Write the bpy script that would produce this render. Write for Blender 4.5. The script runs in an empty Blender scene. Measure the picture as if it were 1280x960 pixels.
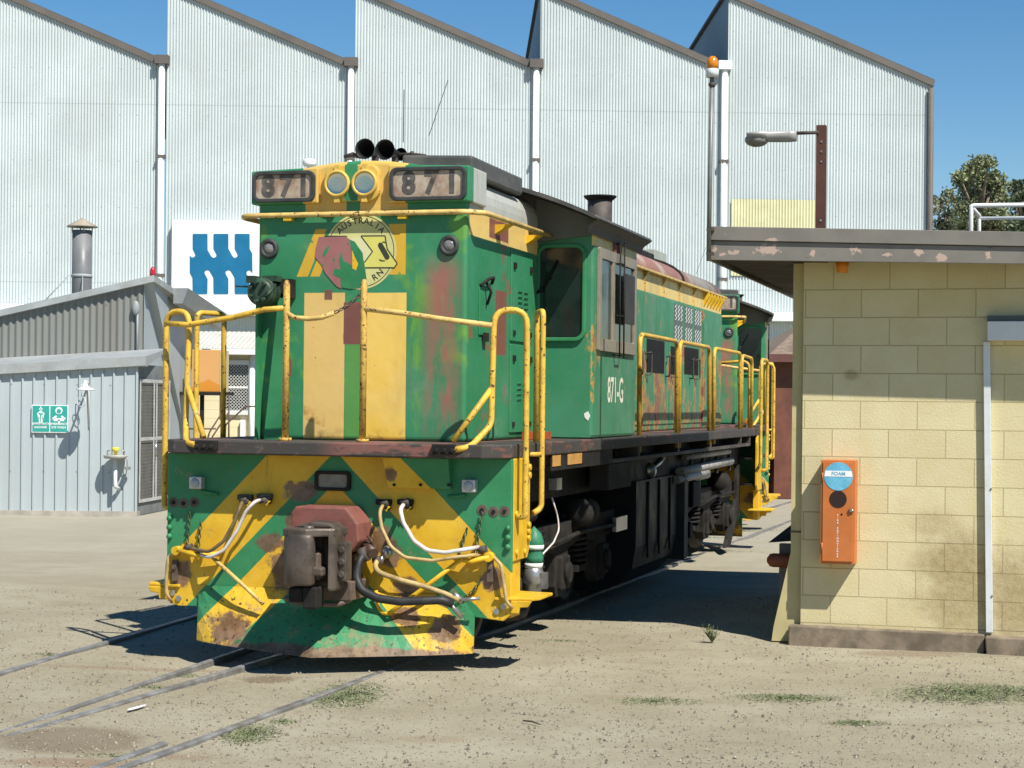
import bpy, bmesh, math, random
import numpy as np
from mathutils import Matrix, Vector, Euler

random.seed(7)
RNG = np.random.default_rng(11)
SC = bpy.context.scene
COL = SC.collection
R = math.radians

# ------------------------------------------------------------------ camera
FPX, CX, CY, RHO, HCAM = 2300.0, 640.0, 505.0, 0.010, 1.9
cam_d = bpy.data.cameras.new('camera')
cam = bpy.data.objects.new('camera', cam_d)
COL.objects.link(cam)
cam_d.sensor_width = 36.0
cam_d.lens = FPX * 36.0 / 1280.0
cam_d.shift_y = (CY - 480.0) / 1280.0
cam_d.clip_start = 0.1
cam_d.clip_end = 3000
cam.matrix_world = Matrix.Translation((0, 0, HCAM)) @ Matrix.Rotation(R(90), 4, 'X') @ Matrix.Rotation(RHO, 4, 'Z')
SC.camera = cam

# ------------------------------------------------------------------ light
TH = R(15.9)                                   # the track runs at this angle to the view
CT, ST = math.cos(TH), math.sin(TH)
SUN_L = (0.60, -0.50, 1.0)                     # towards the sun, in the track's frame
sx, sy, sz = SUN_L[0]*CT + SUN_L[1]*ST, -SUN_L[0]*ST + SUN_L[1]*CT, SUN_L[2]
sunv = Vector((sx, sy, sz)).normalized()
world = bpy.data.worlds.new('World')
SC.world = world
world.use_nodes = True
wn = world.node_tree
bg = wn.nodes['Background']
sky = wn.nodes.new('ShaderNodeTexSky')
sky.sky_type = 'NISHITA'
sky.sun_disc = False
sky.sun_elevation = math.asin(sunv.z)
sky.sun_rotation = math.atan2(sunv.x, sunv.y)
sky.altitude = 50
sky.air_density = 1.0
sky.dust_density = 0.0
sky.ozone_density = 2.5
hs = wn.nodes.new('ShaderNodeHueSaturation')      # a clear, deep blue summer sky
hs.inputs['Saturation'].default_value = 1.35
wn.links.new(sky.outputs['Color'], hs.inputs['Color'])
wn.links.new(hs.outputs['Color'], bg.inputs['Color'])
bg.inputs['Strength'].default_value = 0.077
sun_d = bpy.data.lights.new('sun', 'SUN')
sun_d.energy = 5.0
sun_d.angle = R(0.5)
sun_d.color = (1.0, 0.95, 0.86)
sun = bpy.data.objects.new('sun', sun_d)
COL.objects.link(sun)
sun.location = (20, -20, 40)
sun.rotation_euler = sunv.to_track_quat('Z', 'Y').to_euler()
SC.view_settings.view_transform = 'Standard'
SC.view_settings.look = 'None'
SC.view_settings.gamma = 1
SC.view_settings.use_curve_mapping = False
SC.view_settings.exposure = 0.48

# ------------------------------------------------------------------ frames and measuring
OX, OY = -1.34, 14.0
ZG = -0.10                                     # ground level (rail foot of the engine is z = 0)
LOCO = Matrix.Translation((OX, OY, 0)) @ Matrix.Rotation(-TH, 4, 'Z')
WORLD = Matrix.Identity(4)


def unp(px, py):
    u = (px - CX) / FPX
    v = (CY - py) / FPX
    return u*math.cos(RHO) - v*math.sin(RHO), u*math.sin(RHO) + v*math.cos(RHO)


def at(px, py, Y):                             # world point at depth Y
    a, b = unp(px, py)
    return (a*Y, Y, HCAM + b*Y)


def gnd(px, py, z=ZG):                         # world point on the ground
    a, b = unp(px, py)
    Y = (z - HCAM) / b
    return (a*Y, Y, z)


def fr(px, py, ly=0.0):                        # point on a cross plane of the track frame -> (lx, lz)
    a, b = unp(px, py)
    lx = (a*(OY + ly*CT) - OX - ly*ST) / (CT + a*ST)
    return lx, HCAM + b*(OY - lx*ST + ly*CT)


def sd(px, py, lx):                            # point on a side plane of the track frame -> (ly, lz)
    a, b = unp(px, py)
    ly = (a*(OY - lx*ST) - OX - lx*CT) / (ST - a*CT)
    return ly, HCAM + b*(OY - lx*ST + ly*CT)


def fp(px, py, ly):
    x, z = fr(px, py, ly)
    return (x, ly, z)


def sp(px, py, lx):
    y, z = sd(px, py, lx)
    return (lx, y, z)


def W(lx, ly, lz=0.0):
    return tuple(LOCO @ Vector((lx, ly, lz)))


# ------------------------------------------------------------------ materials
class S:
    def __init__(self, name, rough=0.6, metal=0.0, spec=0.4):
        self.m = bpy.data.materials.new(name)
        self.m.use_nodes = True
        self.t = self.m.node_tree
        self.b = self.t.nodes['Principled BSDF']
        self.b.inputs['Roughness'].default_value = rough
        self.b.inputs['Metallic'].default_value = metal
        self.b.inputs['Specular IOR Level'].default_value = spec
        self._o = None

    def new(self, t):
        return self.t.nodes.new(t)

    def put(self, sock, v):
        if isinstance(v, bpy.types.NodeSocket):
            self.t.links.new(v, sock)
        elif v is not None:
            if sock.type == 'RGBA' and hasattr(v, '__len__') and len(v) == 3:
                v = (*v, 1)
            sock.default_value = v

    def obj(self):
        if self._o is None:
            n = self.new('ShaderNodeTexCoord')
            self._o = n.outputs['Object']
            s = self.new('ShaderNodeSeparateXYZ')
            self.t.links.new(self._o, s.inputs[0])
            self.x, self.y, self.z = s.outputs
        return self._o

    def ma(self, op, a, b=0.0, c=None, clamp=False):
        n = self.new('ShaderNodeMath')
        n.operation = op
        n.use_clamp = clamp
        self.put(n.inputs[0], a)
        self.put(n.inputs[1], b)
        if c is not None:
            self.put(n.inputs[2], c)
        return n.outputs[0]

    def step(self, v, lo, hi, a=0.0, b=1.0):
        n = self.new('ShaderNodeMapRange')
        n.interpolation_type = 'SMOOTHSTEP'
        self.put(n.inputs['Value'], v)
        for k, q in (('From Min', lo), ('From Max', hi), ('To Min', a), ('To Max', b)):
            self.put(n.inputs[k], q)
        return n.outputs['Result']

    def band(self, v, lo, hi, soft=0.004):     # 1 inside lo..hi
        return self.ma('MULTIPLY', self.step(v, lo-soft, lo+soft), self.step(v, hi-soft, hi+soft, 1.0, 0.0))

    def mul(self, *v):
        r = v[0]
        for q in v[1:]:
            r = self.ma('MULTIPLY', r, q)
        return r

    def mx(self, *v):
        r = v[0]
        for q in v[1:]:
            r = self.ma('MAXIMUM', r, q)
        return r

    def scale(self, s, vec=None):
        n = self.new('ShaderNodeMapping')
        self.put(n.inputs['Vector'], vec or self.obj())
        n.inputs['Scale'].default_value = s
        return n.outputs[0]

    def noise(self, scale, detail=4.0, rough=0.6, vec=None, dist=0.0):
        n = self.new('ShaderNodeTexNoise')
        self.put(n.inputs['Vector'], vec or self.obj())
        n.inputs['Scale'].default_value = scale
        n.inputs['Detail'].default_value = detail
        n.inputs['Roughness'].default_value = rough
        n.inputs['Distortion'].default_value = dist
        return n.outputs[0]

    def mix(self, f, a, b, mode='MIX'):
        n = self.new('ShaderNodeMix')
        n.data_type = 'RGBA'
        n.blend_type = mode
        self.put(n.inputs[0], f)
        self.put(n.inputs[6], a)
        self.put(n.inputs[7], b)
        return n.outputs[2]

    def col(self, c):
        self.put(self.b.inputs['Base Color'], c)
        return self

    def rough(self, v):
        self.put(self.b.inputs['Roughness'], v)
        return self

    def bump(self, h, strength=0.3, dist=0.01):
        n = self.new('ShaderNodeBump')
        n.inputs['Strength'].default_value = strength
        n.inputs['Distance'].default_value = dist
        self.put(n.inputs['Height'], h)
        self.t.links.new(n.outputs[0], self.b.inputs['Normal'])
        return self


MATS = {}


def vary(name, c, amt=0.25, scale=3.0, rough=0.6, metal=0.0, dirt=None, dirt_amt=0.35, dirt_scale=6.0,
         spots=None, spot_lo=0.66, bump=0.0, spec=0.4, streak=False):
    if name in MATS:
        return MATS[name]
    s = S(name, rough, metal, spec)
    n = s.noise(scale, 5)
    k = s.step(n, 0.3, 0.7)
    lo = tuple(max(0, v*(1-amt)) for v in c)
    hi = tuple(min(1, v*(1+amt)) for v in c)
    base = s.mix(k, lo, hi)
    if dirt:
        v = s.scale((1, 1, 0.18)) if streak else None
        d = s.step(s.noise(dirt_scale, 6, 0.7, v), 0.45, 0.75, 0.0, dirt_amt)
        base = s.mix(d, base, dirt)
    if spots:
        p = s.step(s.noise(34, 4, 0.65), spot_lo, spot_lo+0.04)
        base = s.mix(p, base, spots)
    s.col(base)
    s.rough(s.step(n, 0.2, 0.8, max(0.05, rough-0.12), min(1, rough+0.12)))
    if bump:
        s.bump(s.noise(30, 5), bump, 0.004)
    MATS[name] = s.m
    return s.m


# ------------------------------------------------------------------ mesh builder
def fillet(pts, rad, n=5):
    pts = [Vector(p) for p in pts]
    if len(pts) < 3 or rad <= 0:
        return pts
    out = [pts[0]]
    for i in range(1, len(pts)-1):
        a, b, c = pts[i-1], pts[i], pts[i+1]
        u, v = (a-b), (c-b)
        lu, lv = u.length, v.length
        if lu < 1e-6 or lv < 1e-6:
            continue
        u /= lu
        v /= lv
        ang = u.angle(v, 0)
        if ang > math.pi - 0.05:
            out.append(b)
            continue
        d = min(rad / math.tan(ang/2), lu*0.48, lv*0.48)
        p0, p1 = b + u*d, b + v*d
        for k in range(n+1):
            t = k/n
            out.append((1-t)**2*p0 + 2*t*(1-t)*b + t*t*p1)
    out.append(pts[-1])
    return out


class MB:
    def __init__(self, frame=WORLD):
        self.v, self.f, self.sm, self.frame = [], [], [], frame

    def add(self, vs, fs, smooth=False):
        o = len(self.v)
        self.v += [tuple(p) for p in vs]
        self.f += [tuple(i+o for i in f) for f in fs]
        self.sm += [smooth]*len(fs)
        return self

    def box(self, x0, x1, y0, y1, z0, z1):
        vs = [(x, y, z) for z in (z0, z1) for y in (y0, y1) for x in (x0, x1)]
        return self.add(vs, [(0, 2, 3, 1), (4, 5, 7, 6), (0, 1, 5, 4), (2, 6, 7, 3), (0, 4, 6, 2), (1, 3, 7, 5)])

    def prism(self, pts, axis, a0, a1, smooth=False):
        def mk(p, a):
            return {'x': (a, p[0], p[1]), 'y': (p[0], a, p[1]), 'z': (p[0], p[1], a)}[axis]
        n = len(pts)
        vs = [mk(p, a0) for p in pts] + [mk(p, a1) for p in pts]
        fs = [tuple(range(n)), tuple(range(2*n-1, n-1, -1))]
        self.add(vs, fs)
        o = len(self.v) - 2*n
        for i in range(n):
            j = (i+1) % n
            self.f.append((o+i, o+n+i, o+n+j, o+j))
            self.sm.append(smooth)
        return self

    def loft(self, rings, smooth=True, caps=True):
        n = len(rings[0])
        vs = [p for r in rings for p in r]
        fs = []
        for k in range(len(rings)-1):
            for i in range(n):
                j = (i+1) % n
                fs.append((k*n+i, k*n+j, (k+1)*n+j, (k+1)*n+i))
        self.add(vs, fs, smooth)
        if caps:
            o = len(self.v) - len(vs)
            self.f += [tuple(o+i for i in range(n-1, -1, -1)), tuple(o+(len(rings)-1)*n+i for i in range(n))]
            self.sm += [False, False]
        return self

    def tube(self, pts, r, seg=10, rad=0.0, n=5):
        p = fillet(pts, rad, n) if rad else [Vector(q) for q in pts]
        q = [p[0]]
        for a in p[1:]:
            if (a-q[-1]).length > 1e-5:
                q.append(a)
        p = q
        rr = r if hasattr(r, '__len__') else [r]*len(p)
        rings, up = [], None
        for i, c in enumerate(p):
            t = (p[min(i+1, len(p)-1)] - p[max(i-1, 0)]).normalized()
            if up is None:
                up = Vector((0, 0, 1)) if abs(t.z) < 0.9 else Vector((1, 0, 0))
            a = t.cross(up)
            if a.length < 1e-4:
                a = t.orthogonal()
            a.normalize()
            up = a.cross(t).normalized()
            rings.append([c + (a*math.cos(k*2*math.pi/seg) + up*math.sin(k*2*math.pi/seg))*rr[min(i, len(rr)-1)] for k in range(seg)])
        return self.loft(rings)

    def cyl(self, p0, p1, r0, r1=None, seg=20):
        p0, p1 = Vector(p0), Vector(p1)
        r1 = r0 if r1 is None else r1
        t = (p1-p0).normalized()
        a = t.orthogonal().normalized()
        b = t.cross(a)
        mk = lambda c, r: [c + (a*math.cos(k*2*math.pi/seg) + b*math.sin(k*2*math.pi/seg))*r for k in range(seg)]
        return self.loft([mk(p0, r0), mk(p1, r1)])

    def lathe(self, c, axis, prof, seg=24, smooth=True, caps=True):   # prof: (distance along axis, radius)
        c, t = Vector(c), Vector(axis).normalized()
        a = t.orthogonal().normalized()
        b = t.cross(a)
        return self.loft([[c + t*d + (a*math.cos(k*2*math.pi/seg) + b*math.sin(k*2*math.pi/seg))*max(r, 1e-4) for k in range(seg)] for d, r in prof], smooth, caps)

    def sphere(self, c, r, seg=14, rings=9, sc=(1, 1, 1)):
        rr = []
        for i in range(rings+1):
            th = math.pi*(i/rings)
            rr.append([(c[0]+r*sc[0]*math.sin(th)*math.cos(k*2*math.pi/seg) if 0 < i < rings else c[0]+1e-4*math.cos(k*2*math.pi/seg),
                        c[1]+r*sc[1]*math.sin(th)*math.sin(k*2*math.pi/seg) if 0 < i < rings else c[1]+1e-4*math.sin(k*2*math.pi/seg),
                        c[2]+r*sc[2]*math.cos(th)) for k in range(seg)])
        return self.loft(rr)

    def torus(self, c, axis, R0, r, seg=20, s2=8, sc=(1, 1)):
        c, t = Vector(c), Vector(axis).normalized()
        a = t.orthogonal().normalized()
        b = t.cross(a)
        rings = []
        for i in range(seg+1):
            w = i*2*math.pi/seg
            d = a*math.cos(w)*sc[0] + b*math.sin(w)*sc[1]
            dn = d.normalized()
            rings.append([c + d*R0 + (dn*math.cos(k*2*math.pi/s2) + t*math.sin(k*2*math.pi/s2))*r for k in range(s2)])
        return self.loft(rings, True, False)

    def text(self, s, size, place, bold=0.0, align='CENTER', depth=0.002, sx=1.0):
        cu = bpy.data.curves.new('lettering', 'FONT')
        cu.body = s
        cu.size = size
        cu.align_x = align
        cu.align_y = 'CENTER'
        cu.offset = bold
        cu.resolution_u = 4
        ob = bpy.data.objects.new('lettering', cu)
        COL.objects.link(ob)
        dg = bpy.context.evaluated_depsgraph_get()
        me = ob.evaluated_get(dg).to_mesh()
        vs = [place(v.co.x*sx, v.co.y) for v in me.vertices]
        fs = [tuple(p.vertices) for p in me.polygons]
        ob.evaluated_get(dg).to_mesh_clear()
        bpy.data.objects.remove(ob)
        bpy.data.curves.remove(cu)
        return self.add(vs, fs)

    def each(self, name, mat, parent, bevel=0.0):      # every loose piece becomes an object of its own
        par = list(range(len(self.v)))

        def find(i):
            while par[i] != i:
                par[i] = par[par[i]]
                i = par[i]
            return i
        for f in self.f:
            for i in f[1:]:
                par[find(i)] = find(f[0])
        groups = {}
        for f, sm in zip(self.f, self.sm):
            groups.setdefault(find(f[0]), []).append((f, sm))
        obs = []
        for fs in groups.values():
            ids = sorted({i for f, _ in fs for i in f})
            mp = {i: k for k, i in enumerate(ids)}
            q = MB(self.frame)
            q.v = [self.v[i] for i in ids]
            q.f = [tuple(mp[i] for i in f) for f, _ in fs]
            q.sm = [s_ for _, s_ in fs]
            obs.append(q.build(name, mat, parent, bevel))
        return obs

    def build(self, name, mat, parent=None, bevel=0.0, label=None, fix=True, origin=None):
        me = bpy.data.meshes.new(name)
        M = self.frame
        pw = parent['_w'] if parent else None
        inv = Matrix([pw[i:i+4] for i in range(0, 16, 4)]).inverted() if parent else None
        if parent:
            T = inv @ M
        elif origin is not None:
            T = (Matrix.Translation(origin) @ M.to_3x3().to_4x4()).inverted() @ M
        else:
            T = M
        me.from_pydata([tuple(T @ Vector(p)) for p in self.v], [], self.f)
        me.polygons.foreach_set('use_smooth', self.sm)
        if fix:
            bm = bmesh.new()
            bm.from_mesh(me)
            bmesh.ops.recalc_face_normals(bm, faces=bm.faces)
            bm.to_mesh(me)
            bm.free()
        me.update()
        ob = bpy.data.objects.new(name, me)
        COL.objects.link(ob)
        me.materials.append(mat)
        if origin is not None and not parent:
            ob.matrix_world = Matrix.Translation(origin) @ M.to_3x3().to_4x4()
        if parent:
            ob.parent = parent
            w = Matrix([pw[i:i+4] for i in range(0, 16, 4)])
            ob['_w'] = [x for r in w for x in r]
        else:
            w = ob.matrix_basis
            ob['_w'] = [x for r in w for x in r]
        if bevel:
            b = ob.modifiers.new('bevel', 'BEVEL')
            b.width = bevel
            b.segments = 2
            b.limit_method = 'ANGLE'
            b.angle_limit = R(35)
            b.harden_normals = False
        if label:
            ob['label'] = label
        return ob


def thing(name, label, cat, loc=(0, 0, 0), rz=0.0, group=None):
    o = bpy.data.objects.new(name, None)
    COL.objects.link(o)
    o.empty_display_size = 0.3
    o.location = loc
    o.rotation_euler = (0, 0, rz)
    o['_w'] = [x for r in (Matrix.Translation(loc) @ Matrix.Rotation(rz, 4, 'Z')) for x in r]
    return tag(o, label, cat, group)


def tag(o, label=None, cat=None, group=None, kind=None):
    for k, v in (('label', label), ('category', cat), ('group', group), ('kind', kind)):
        if v:
            o[k] = v
    return o


def tree_copy(o, parent=None):
    c = o.copy()
    COL.objects.link(c)
    c.parent = parent
    for ch in o.children:
        tree_copy(ch, c)
    return c


def arc_pts(cx, cz, r, a0, a1, n):
    return [(cx + r*math.cos(R(a0 + (a1-a0)*i/n)), cz + r*math.sin(R(a0 + (a1-a0)*i/n))) for i in range(n+1)]


def rrect(x0, x1, z0, z1, r, n=5):
    return (arc_pts(x1-r, z1-r, r, 0, 90, n) + arc_pts(x0+r, z1-r, r, 90, 180, n) +
            arc_pts(x0+r, z0+r, r, 180, 270, n) + arc_pts(x1-r, z0+r, r, 270, 360, n))


def ring_prism(mb, outer, inner, axis, a0, a1):     # frame between two outlines with the same point count
    def mk(p, a):
        return {'x': (a, p[0], p[1]), 'y': (p[0], a, p[1]), 'z': (p[0], p[1], a)}[axis]
    n = len(outer)
    vs = [mk(p, a) for a in (a0, a1) for pts in (outer, inner) for p in pts]
    fs = []
    for i in range(n):
        j = (i+1) % n
        fs += [(i, j, n+j, n+i), (2*n+i, 3*n+i, 3*n+j, 2*n+j), (i, 2*n+i, 2*n+j, j), (n+i, n+j, 3*n+j, 3*n+i)]
    return mb.add(vs, fs)


# ------------------------------------------------------------------ the palette
GREEN = (0.028, 0.195, 0.075)
YELLOW = (0.66, 0.40, 0.018)
CREAM = (0.68, 0.47, 0.13)
PRIMER = (0.26, 0.085, 0.065)
RUST = (0.10, 0.045, 0.022)
BLACK = (0.018, 0.018, 0.019)
M_black = vary('sooty_shaded_black', (0.009, 0.009, 0.0095), 0.4, 5, 0.7, dirt=(0.03, 0.026, 0.022), dirt_amt=0.35, spec=0.2)  # near-black: the underframe's shade is carried in the colour, over real grime
M_dark = vary('dirty_shaded_frame_steel', (0.016, 0.0145, 0.013), 0.4, 4, 0.75, dirt=(0.05, 0.04, 0.032), dirt_amt=0.45, bump=0.25, spec=0.25)  # darkened beyond its dirt to stand in for shade below the deck
M_grime = vary('brown_grimy_steel', (0.065, 0.054, 0.045), 0.35, 4, 0.75, dirt=(0.15, 0.12, 0.09), dirt_amt=0.5, bump=0.3)
M_rust = vary('rusty_cast_steel', (0.12, 0.085, 0.066), 0.35, 7, 0.6, dirt=(0.06, 0.035, 0.022), dirt_amt=0.7, bump=0.4)
M_pink = vary('red_primer_steel', (0.215, 0.075, 0.058), 0.3, 6, 0.65, dirt=(0.09, 0.05, 0.036), dirt_amt=0.75, spots=(0.07, 0.04, 0.03), bump=0.2)
M_rail = vary('worn_yellow_rail_paint', (0.62, 0.39, 0.05), 0.18, 9, 0.5, dirt=(0.30, 0.17, 0.04), dirt_amt=0.5, dirt_scale=14, spots=(0.05, 0.032, 0.022), spot_lo=0.60)
M_railcream = vary('worn_cream_rail_paint', (0.62, 0.43, 0.14), 0.18, 9, 0.5, dirt=(0.33, 0.2, 0.07), dirt_amt=0.5, dirt_scale=14, spots=(0.07, 0.04, 0.025), spot_lo=0.60)
M_yel = vary('chipped_yellow_paint', YELLOW, 0.12, 5, 0.5, dirt=(0.30, 0.17, 0.03), dirt_amt=0.45, spots=(0.06, 0.035, 0.02), spot_lo=0.66)
M_green = vary('weathered_green_paint', GREEN, 0.2, 3, 0.5, dirt=(0.06, 0.19, 0.10), dirt_amt=0.4, spots=(0.07, 0.04, 0.03), spot_lo=0.69)
M_rubber = vary('black_rubber', (0.022, 0.022, 0.023), 0.25, 8, 0.55)
M_hose_w = vary('white_jumper_cable', (0.62, 0.58, 0.54), 0.1, 10, 0.5, dirt=(0.4, 0.15, 0.12), dirt_amt=0.5)
M_hose_c = vary('cream_jumper_cable', (0.45, 0.33, 0.14), 0.2, 10, 0.55, dirt=(0.16, 0.09, 0.03), dirt_amt=0.6)
M_hose_b = vary('grimy_jumper_cable', (0.17, 0.12, 0.06), 0.25, 10, 0.6, dirt=(0.07, 0.05, 0.03), dirt_amt=0.6)
M_steel = vary('bright_steel', (0.42, 0.42, 0.41), 0.2, 8, 0.35, 0.8, dirt=(0.12, 0.1, 0.08), dirt_amt=0.5)
M_alu = vary('lagged_pipe_wrap', (0.34, 0.32, 0.29), 0.3, 14, 0.6, 0.0, dirt=(0.08, 0.07, 0.06), dirt_amt=0.7)
M_gasket = vary('grey_black_gasket', (0.04, 0.042, 0.042), 0.3, 8, 0.6)
M_roofgrey = vary('dark_grey_roof_steel', (0.075, 0.075, 0.07), 0.2, 3, 0.65, dirt=(0.15, 0.13, 0.11), dirt_amt=0.5)
M_roofblk = vary('black_roof_underside', (0.022, 0.021, 0.02), 0.2, 3, 0.7)
M_white = vary('chalky_white_paint', (0.72, 0.73, 0.70), 0.06, 3, 0.55, dirt=(0.45, 0.43, 0.38), dirt_amt=0.35, dirt_scale=3)
M_chrome = vary('reflector_chrome', (0.80, 0.66, 0.50), 0.05, 5, 0.2, 1.0)
M_lining = vary('white_letter_paint', (0.75, 0.72, 0.60), 0.06, 20, 0.6, dirt=(0.12, 0.25, 0.13), dirt_amt=0.5, dirt_scale=30)


def glass_mat(name, tint, rough=0.06, spec=0.6, low=None):
    s = S(name, rough, 0.0, spec)
    n = s.noise(2.2, 4)
    s.col(s.mix(s.step(n, 0.35, 0.7), tint, low or tuple(t*1.8 for t in tint)))
    s.rough(s.step(n, 0.3, 0.7, rough, rough+0.12))
    return s.m


M_glass = glass_mat('dusty_dark_cab_glass', (0.008, 0.012, 0.011))

# ------------------------------------------------------------------ ground
def ground_material():
    s = S('dry_gravelly_dirt', 0.95, 0, 0.15)
    s.obj()
    big = s.noise(0.35, 5, 0.6)
    mid = s.noise(2.2, 6, 0.65)
    fine = s.noise(38, 5, 0.7)
    base = s.mix(s.step(big, 0.35, 0.65), (0.315, 0.282, 0.198), (0.37, 0.338, 0.248))
    base = s.mix(s.step(mid, 0.35, 0.7, 0, 0.45), base, (0.24, 0.20, 0.13))
    base = s.mix(s.step(fine, 0.52, 0.72, 0, 0.5), base, (0.15, 0.13, 0.095))
    base = s.mix(s.step(s.noise(60, 3, 0.6), 0.66, 0.74, 0, 0.6), base, (0.47, 0.44, 0.36))
    base = s.mix(s.step(s.noise(19, 3, 0.6), 0.64, 0.72, 0, 0.55), base, (0.13, 0.11, 0.08))
    tr = s.noise(1.1, 5, 0.6, s.scale((0.55, 2.6, 1)))
    base = s.mix(s.step(tr, 0.55, 0.72, 0, 0.35), base, (0.23, 0.195, 0.135))
    base = s.mix(s.step(tr, 0.28, 0.42, 0.35, 0), base, (0.40, 0.375, 0.30))
    # pale worn yard surface farther away and wheel-worn streaks
    far = s.step(s.y, 17, 30)
    base = s.mix(s.mul(far, 0.55), base, (0.37, 0.35, 0.29))
    # damp oil stains, rust stains between the rails
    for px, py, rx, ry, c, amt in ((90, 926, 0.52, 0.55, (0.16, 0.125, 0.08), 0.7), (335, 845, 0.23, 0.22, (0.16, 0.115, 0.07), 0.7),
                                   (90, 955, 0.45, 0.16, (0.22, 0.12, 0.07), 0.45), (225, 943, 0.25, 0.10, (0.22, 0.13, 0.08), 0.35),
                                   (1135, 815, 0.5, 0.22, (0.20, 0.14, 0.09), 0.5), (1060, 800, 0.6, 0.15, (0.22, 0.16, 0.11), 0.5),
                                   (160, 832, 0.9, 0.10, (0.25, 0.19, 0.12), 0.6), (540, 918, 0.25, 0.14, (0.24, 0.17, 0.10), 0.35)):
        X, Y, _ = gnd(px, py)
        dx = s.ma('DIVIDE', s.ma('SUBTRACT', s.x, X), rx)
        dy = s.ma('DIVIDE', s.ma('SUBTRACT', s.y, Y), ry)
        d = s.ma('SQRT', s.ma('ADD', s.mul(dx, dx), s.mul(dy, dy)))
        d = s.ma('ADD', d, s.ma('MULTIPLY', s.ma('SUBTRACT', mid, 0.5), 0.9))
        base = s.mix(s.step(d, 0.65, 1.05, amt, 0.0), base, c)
    s.col(base)
    h = s.ma('ADD', s.ma('MULTIPLY', fine, 0.5), s.ma('ADD', s.ma('MULTIPLY', mid, 0.8), s.noise(110, 3, 0.6)))
    s.bump(h, 0.55, 0.02)
    return s.m


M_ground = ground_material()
g = MB()
xs = sorted(set(list(np.linspace(-9, 8, 69)) + [-400, -150, -60, -25, -14, 14, 25, 60, 150, 400]))
ys = sorted(set(list(np.linspace(7, 30, 93)) + [-60, -10, 0, 3, 36, 45, 60, 90, 160, 400, 900]))


def gz(x, y):
    a = 0.012*math.sin(1.7*x+0.6*y) + 0.010*math.sin(0.9*y-1.3*x+1) + 0.006*math.sin(3.1*x+2.2*y)
    return ZG + (a if -9 <= x <= 8 and 7 <= y <= 30 else 0) - 0.012


vs = [(x, y, gz(x, y)) for y in ys for x in xs]
nx = len(xs)
g.add(vs, [(j*nx+i, j*nx+i+1, (j+1)*nx+i+1, (j+1)*nx+i) for j in range(len(ys)-1) for i in range(nx-1)], True)
ground = tag(g.build('ground', M_ground), kind='structure')

# loose gravel
M_peb = vary('mixed_pebbles', (0.24, 0.205, 0.155), 0.8, 61, 0.9, dirt=(0.055, 0.046, 0.04), dirt_amt=0.9, dirt_scale=83)
g = MB()
for i in range(38000):
    Y = 8.5 + 11*RNG.random()**1.8
    X = (RNG.random()*1.25-0.62)*Y*0.60
    r = 0.003 + 0.004*RNG.random() + 0.012*RNG.random()**12
    c = Vector((X, Y, gz(X, Y) + r*0.15))
    q = [c + Vector((r*math.cos(k*1.2566+i), r*math.sin(k*1.2566+i)*0.8, 0)) for k in range(5)]
    g.add(q + [c + Vector((0, 0, r*1.1)), c - Vector((0, 0, r))], [(k, (k+1) % 5, 5) for k in range(5)])
tag(g.build('gravel', M_peb, fix=False), kind='stuff', label='loose small stones scattered over the dirt yard', cat='gravel')

# ------------------------------------------------------------------ rails set flush in the dirt
M_railtop = vary('worn_rail_steel', (0.21, 0.21, 0.205), 0.35, 5, 0.45, 0.2, dirt=(0.16, 0.13, 0.095), dirt_amt=0.8, dirt_scale=9)


def rail(p0, p1, label, w=0.056, ext0=2.0, ext1=30.0, lift=0.013):
    a, b = Vector(gnd(*p0)), Vector(gnd(*p1))
    d = (b-a).normalized()
    a, b = a - d*ext0, b + d*ext1
    n = Vector((d.y, -d.x, 0))
    m = MB()
    prof = [(-w/2, -0.1), (-w/2, lift-0.008), (-w/2+0.008, lift), (w/2-0.008, lift), (w/2, lift-0.008), (w/2, -0.1)]
    k = 24
    m.loft([[a + (b-a)*(i/k) + n*x + Vector((0, 0, z + 0.0)) for x, z in prof] for i in range(k+1)], False)
    o = m.build('rail', M_railtop, origin=tuple(a))
    tag(o, label, 'rail', 'rails set flush in the dirt yard')


rail((0, 842), (240, 772), 'lone leftmost rail of the yard, running into the shadow left of the locomotive')
rail((0, 917), (305, 812), 'left rail of the close-set pair leading under the locomotive', w=0.045)
rail((0, 925), (362, 816), 'right rail of the close-set pair, with a splash of white paint on it')
rail((150, 962), (490, 836), 'rightmost rail ahead of the locomotive, with green weeds along it')
rail((122, 960), (205, 930), 'short guard rail beside the rightmost rail at the bottom of the photo', w=0.05, ext1=0.0)
a, b = Vector(gnd(158, 891)), Vector(gnd(184, 883))
m = MB()
d = (b-a).normalized()
n = Vector((d.y, -d.x, 0))*0.026
ring_ = [a + (b-a)*(0.5+0.5*math.cos(k*0.349)*(0.75+0.25*RNG.random())) + n*math.sin(k*0.349)*(0.6+0.5*RNG.random()) for k in range(18)]
m.add(ring_, [tuple(range(18))])
for i in range(len(m.v)):
    m.v[i] = (m.v[i][0], m.v[i][1], ZG+0.0152)
tag(m.build('paint_splash', M_white), 'smear of white paint across the paired rails', 'paint splash')

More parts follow.
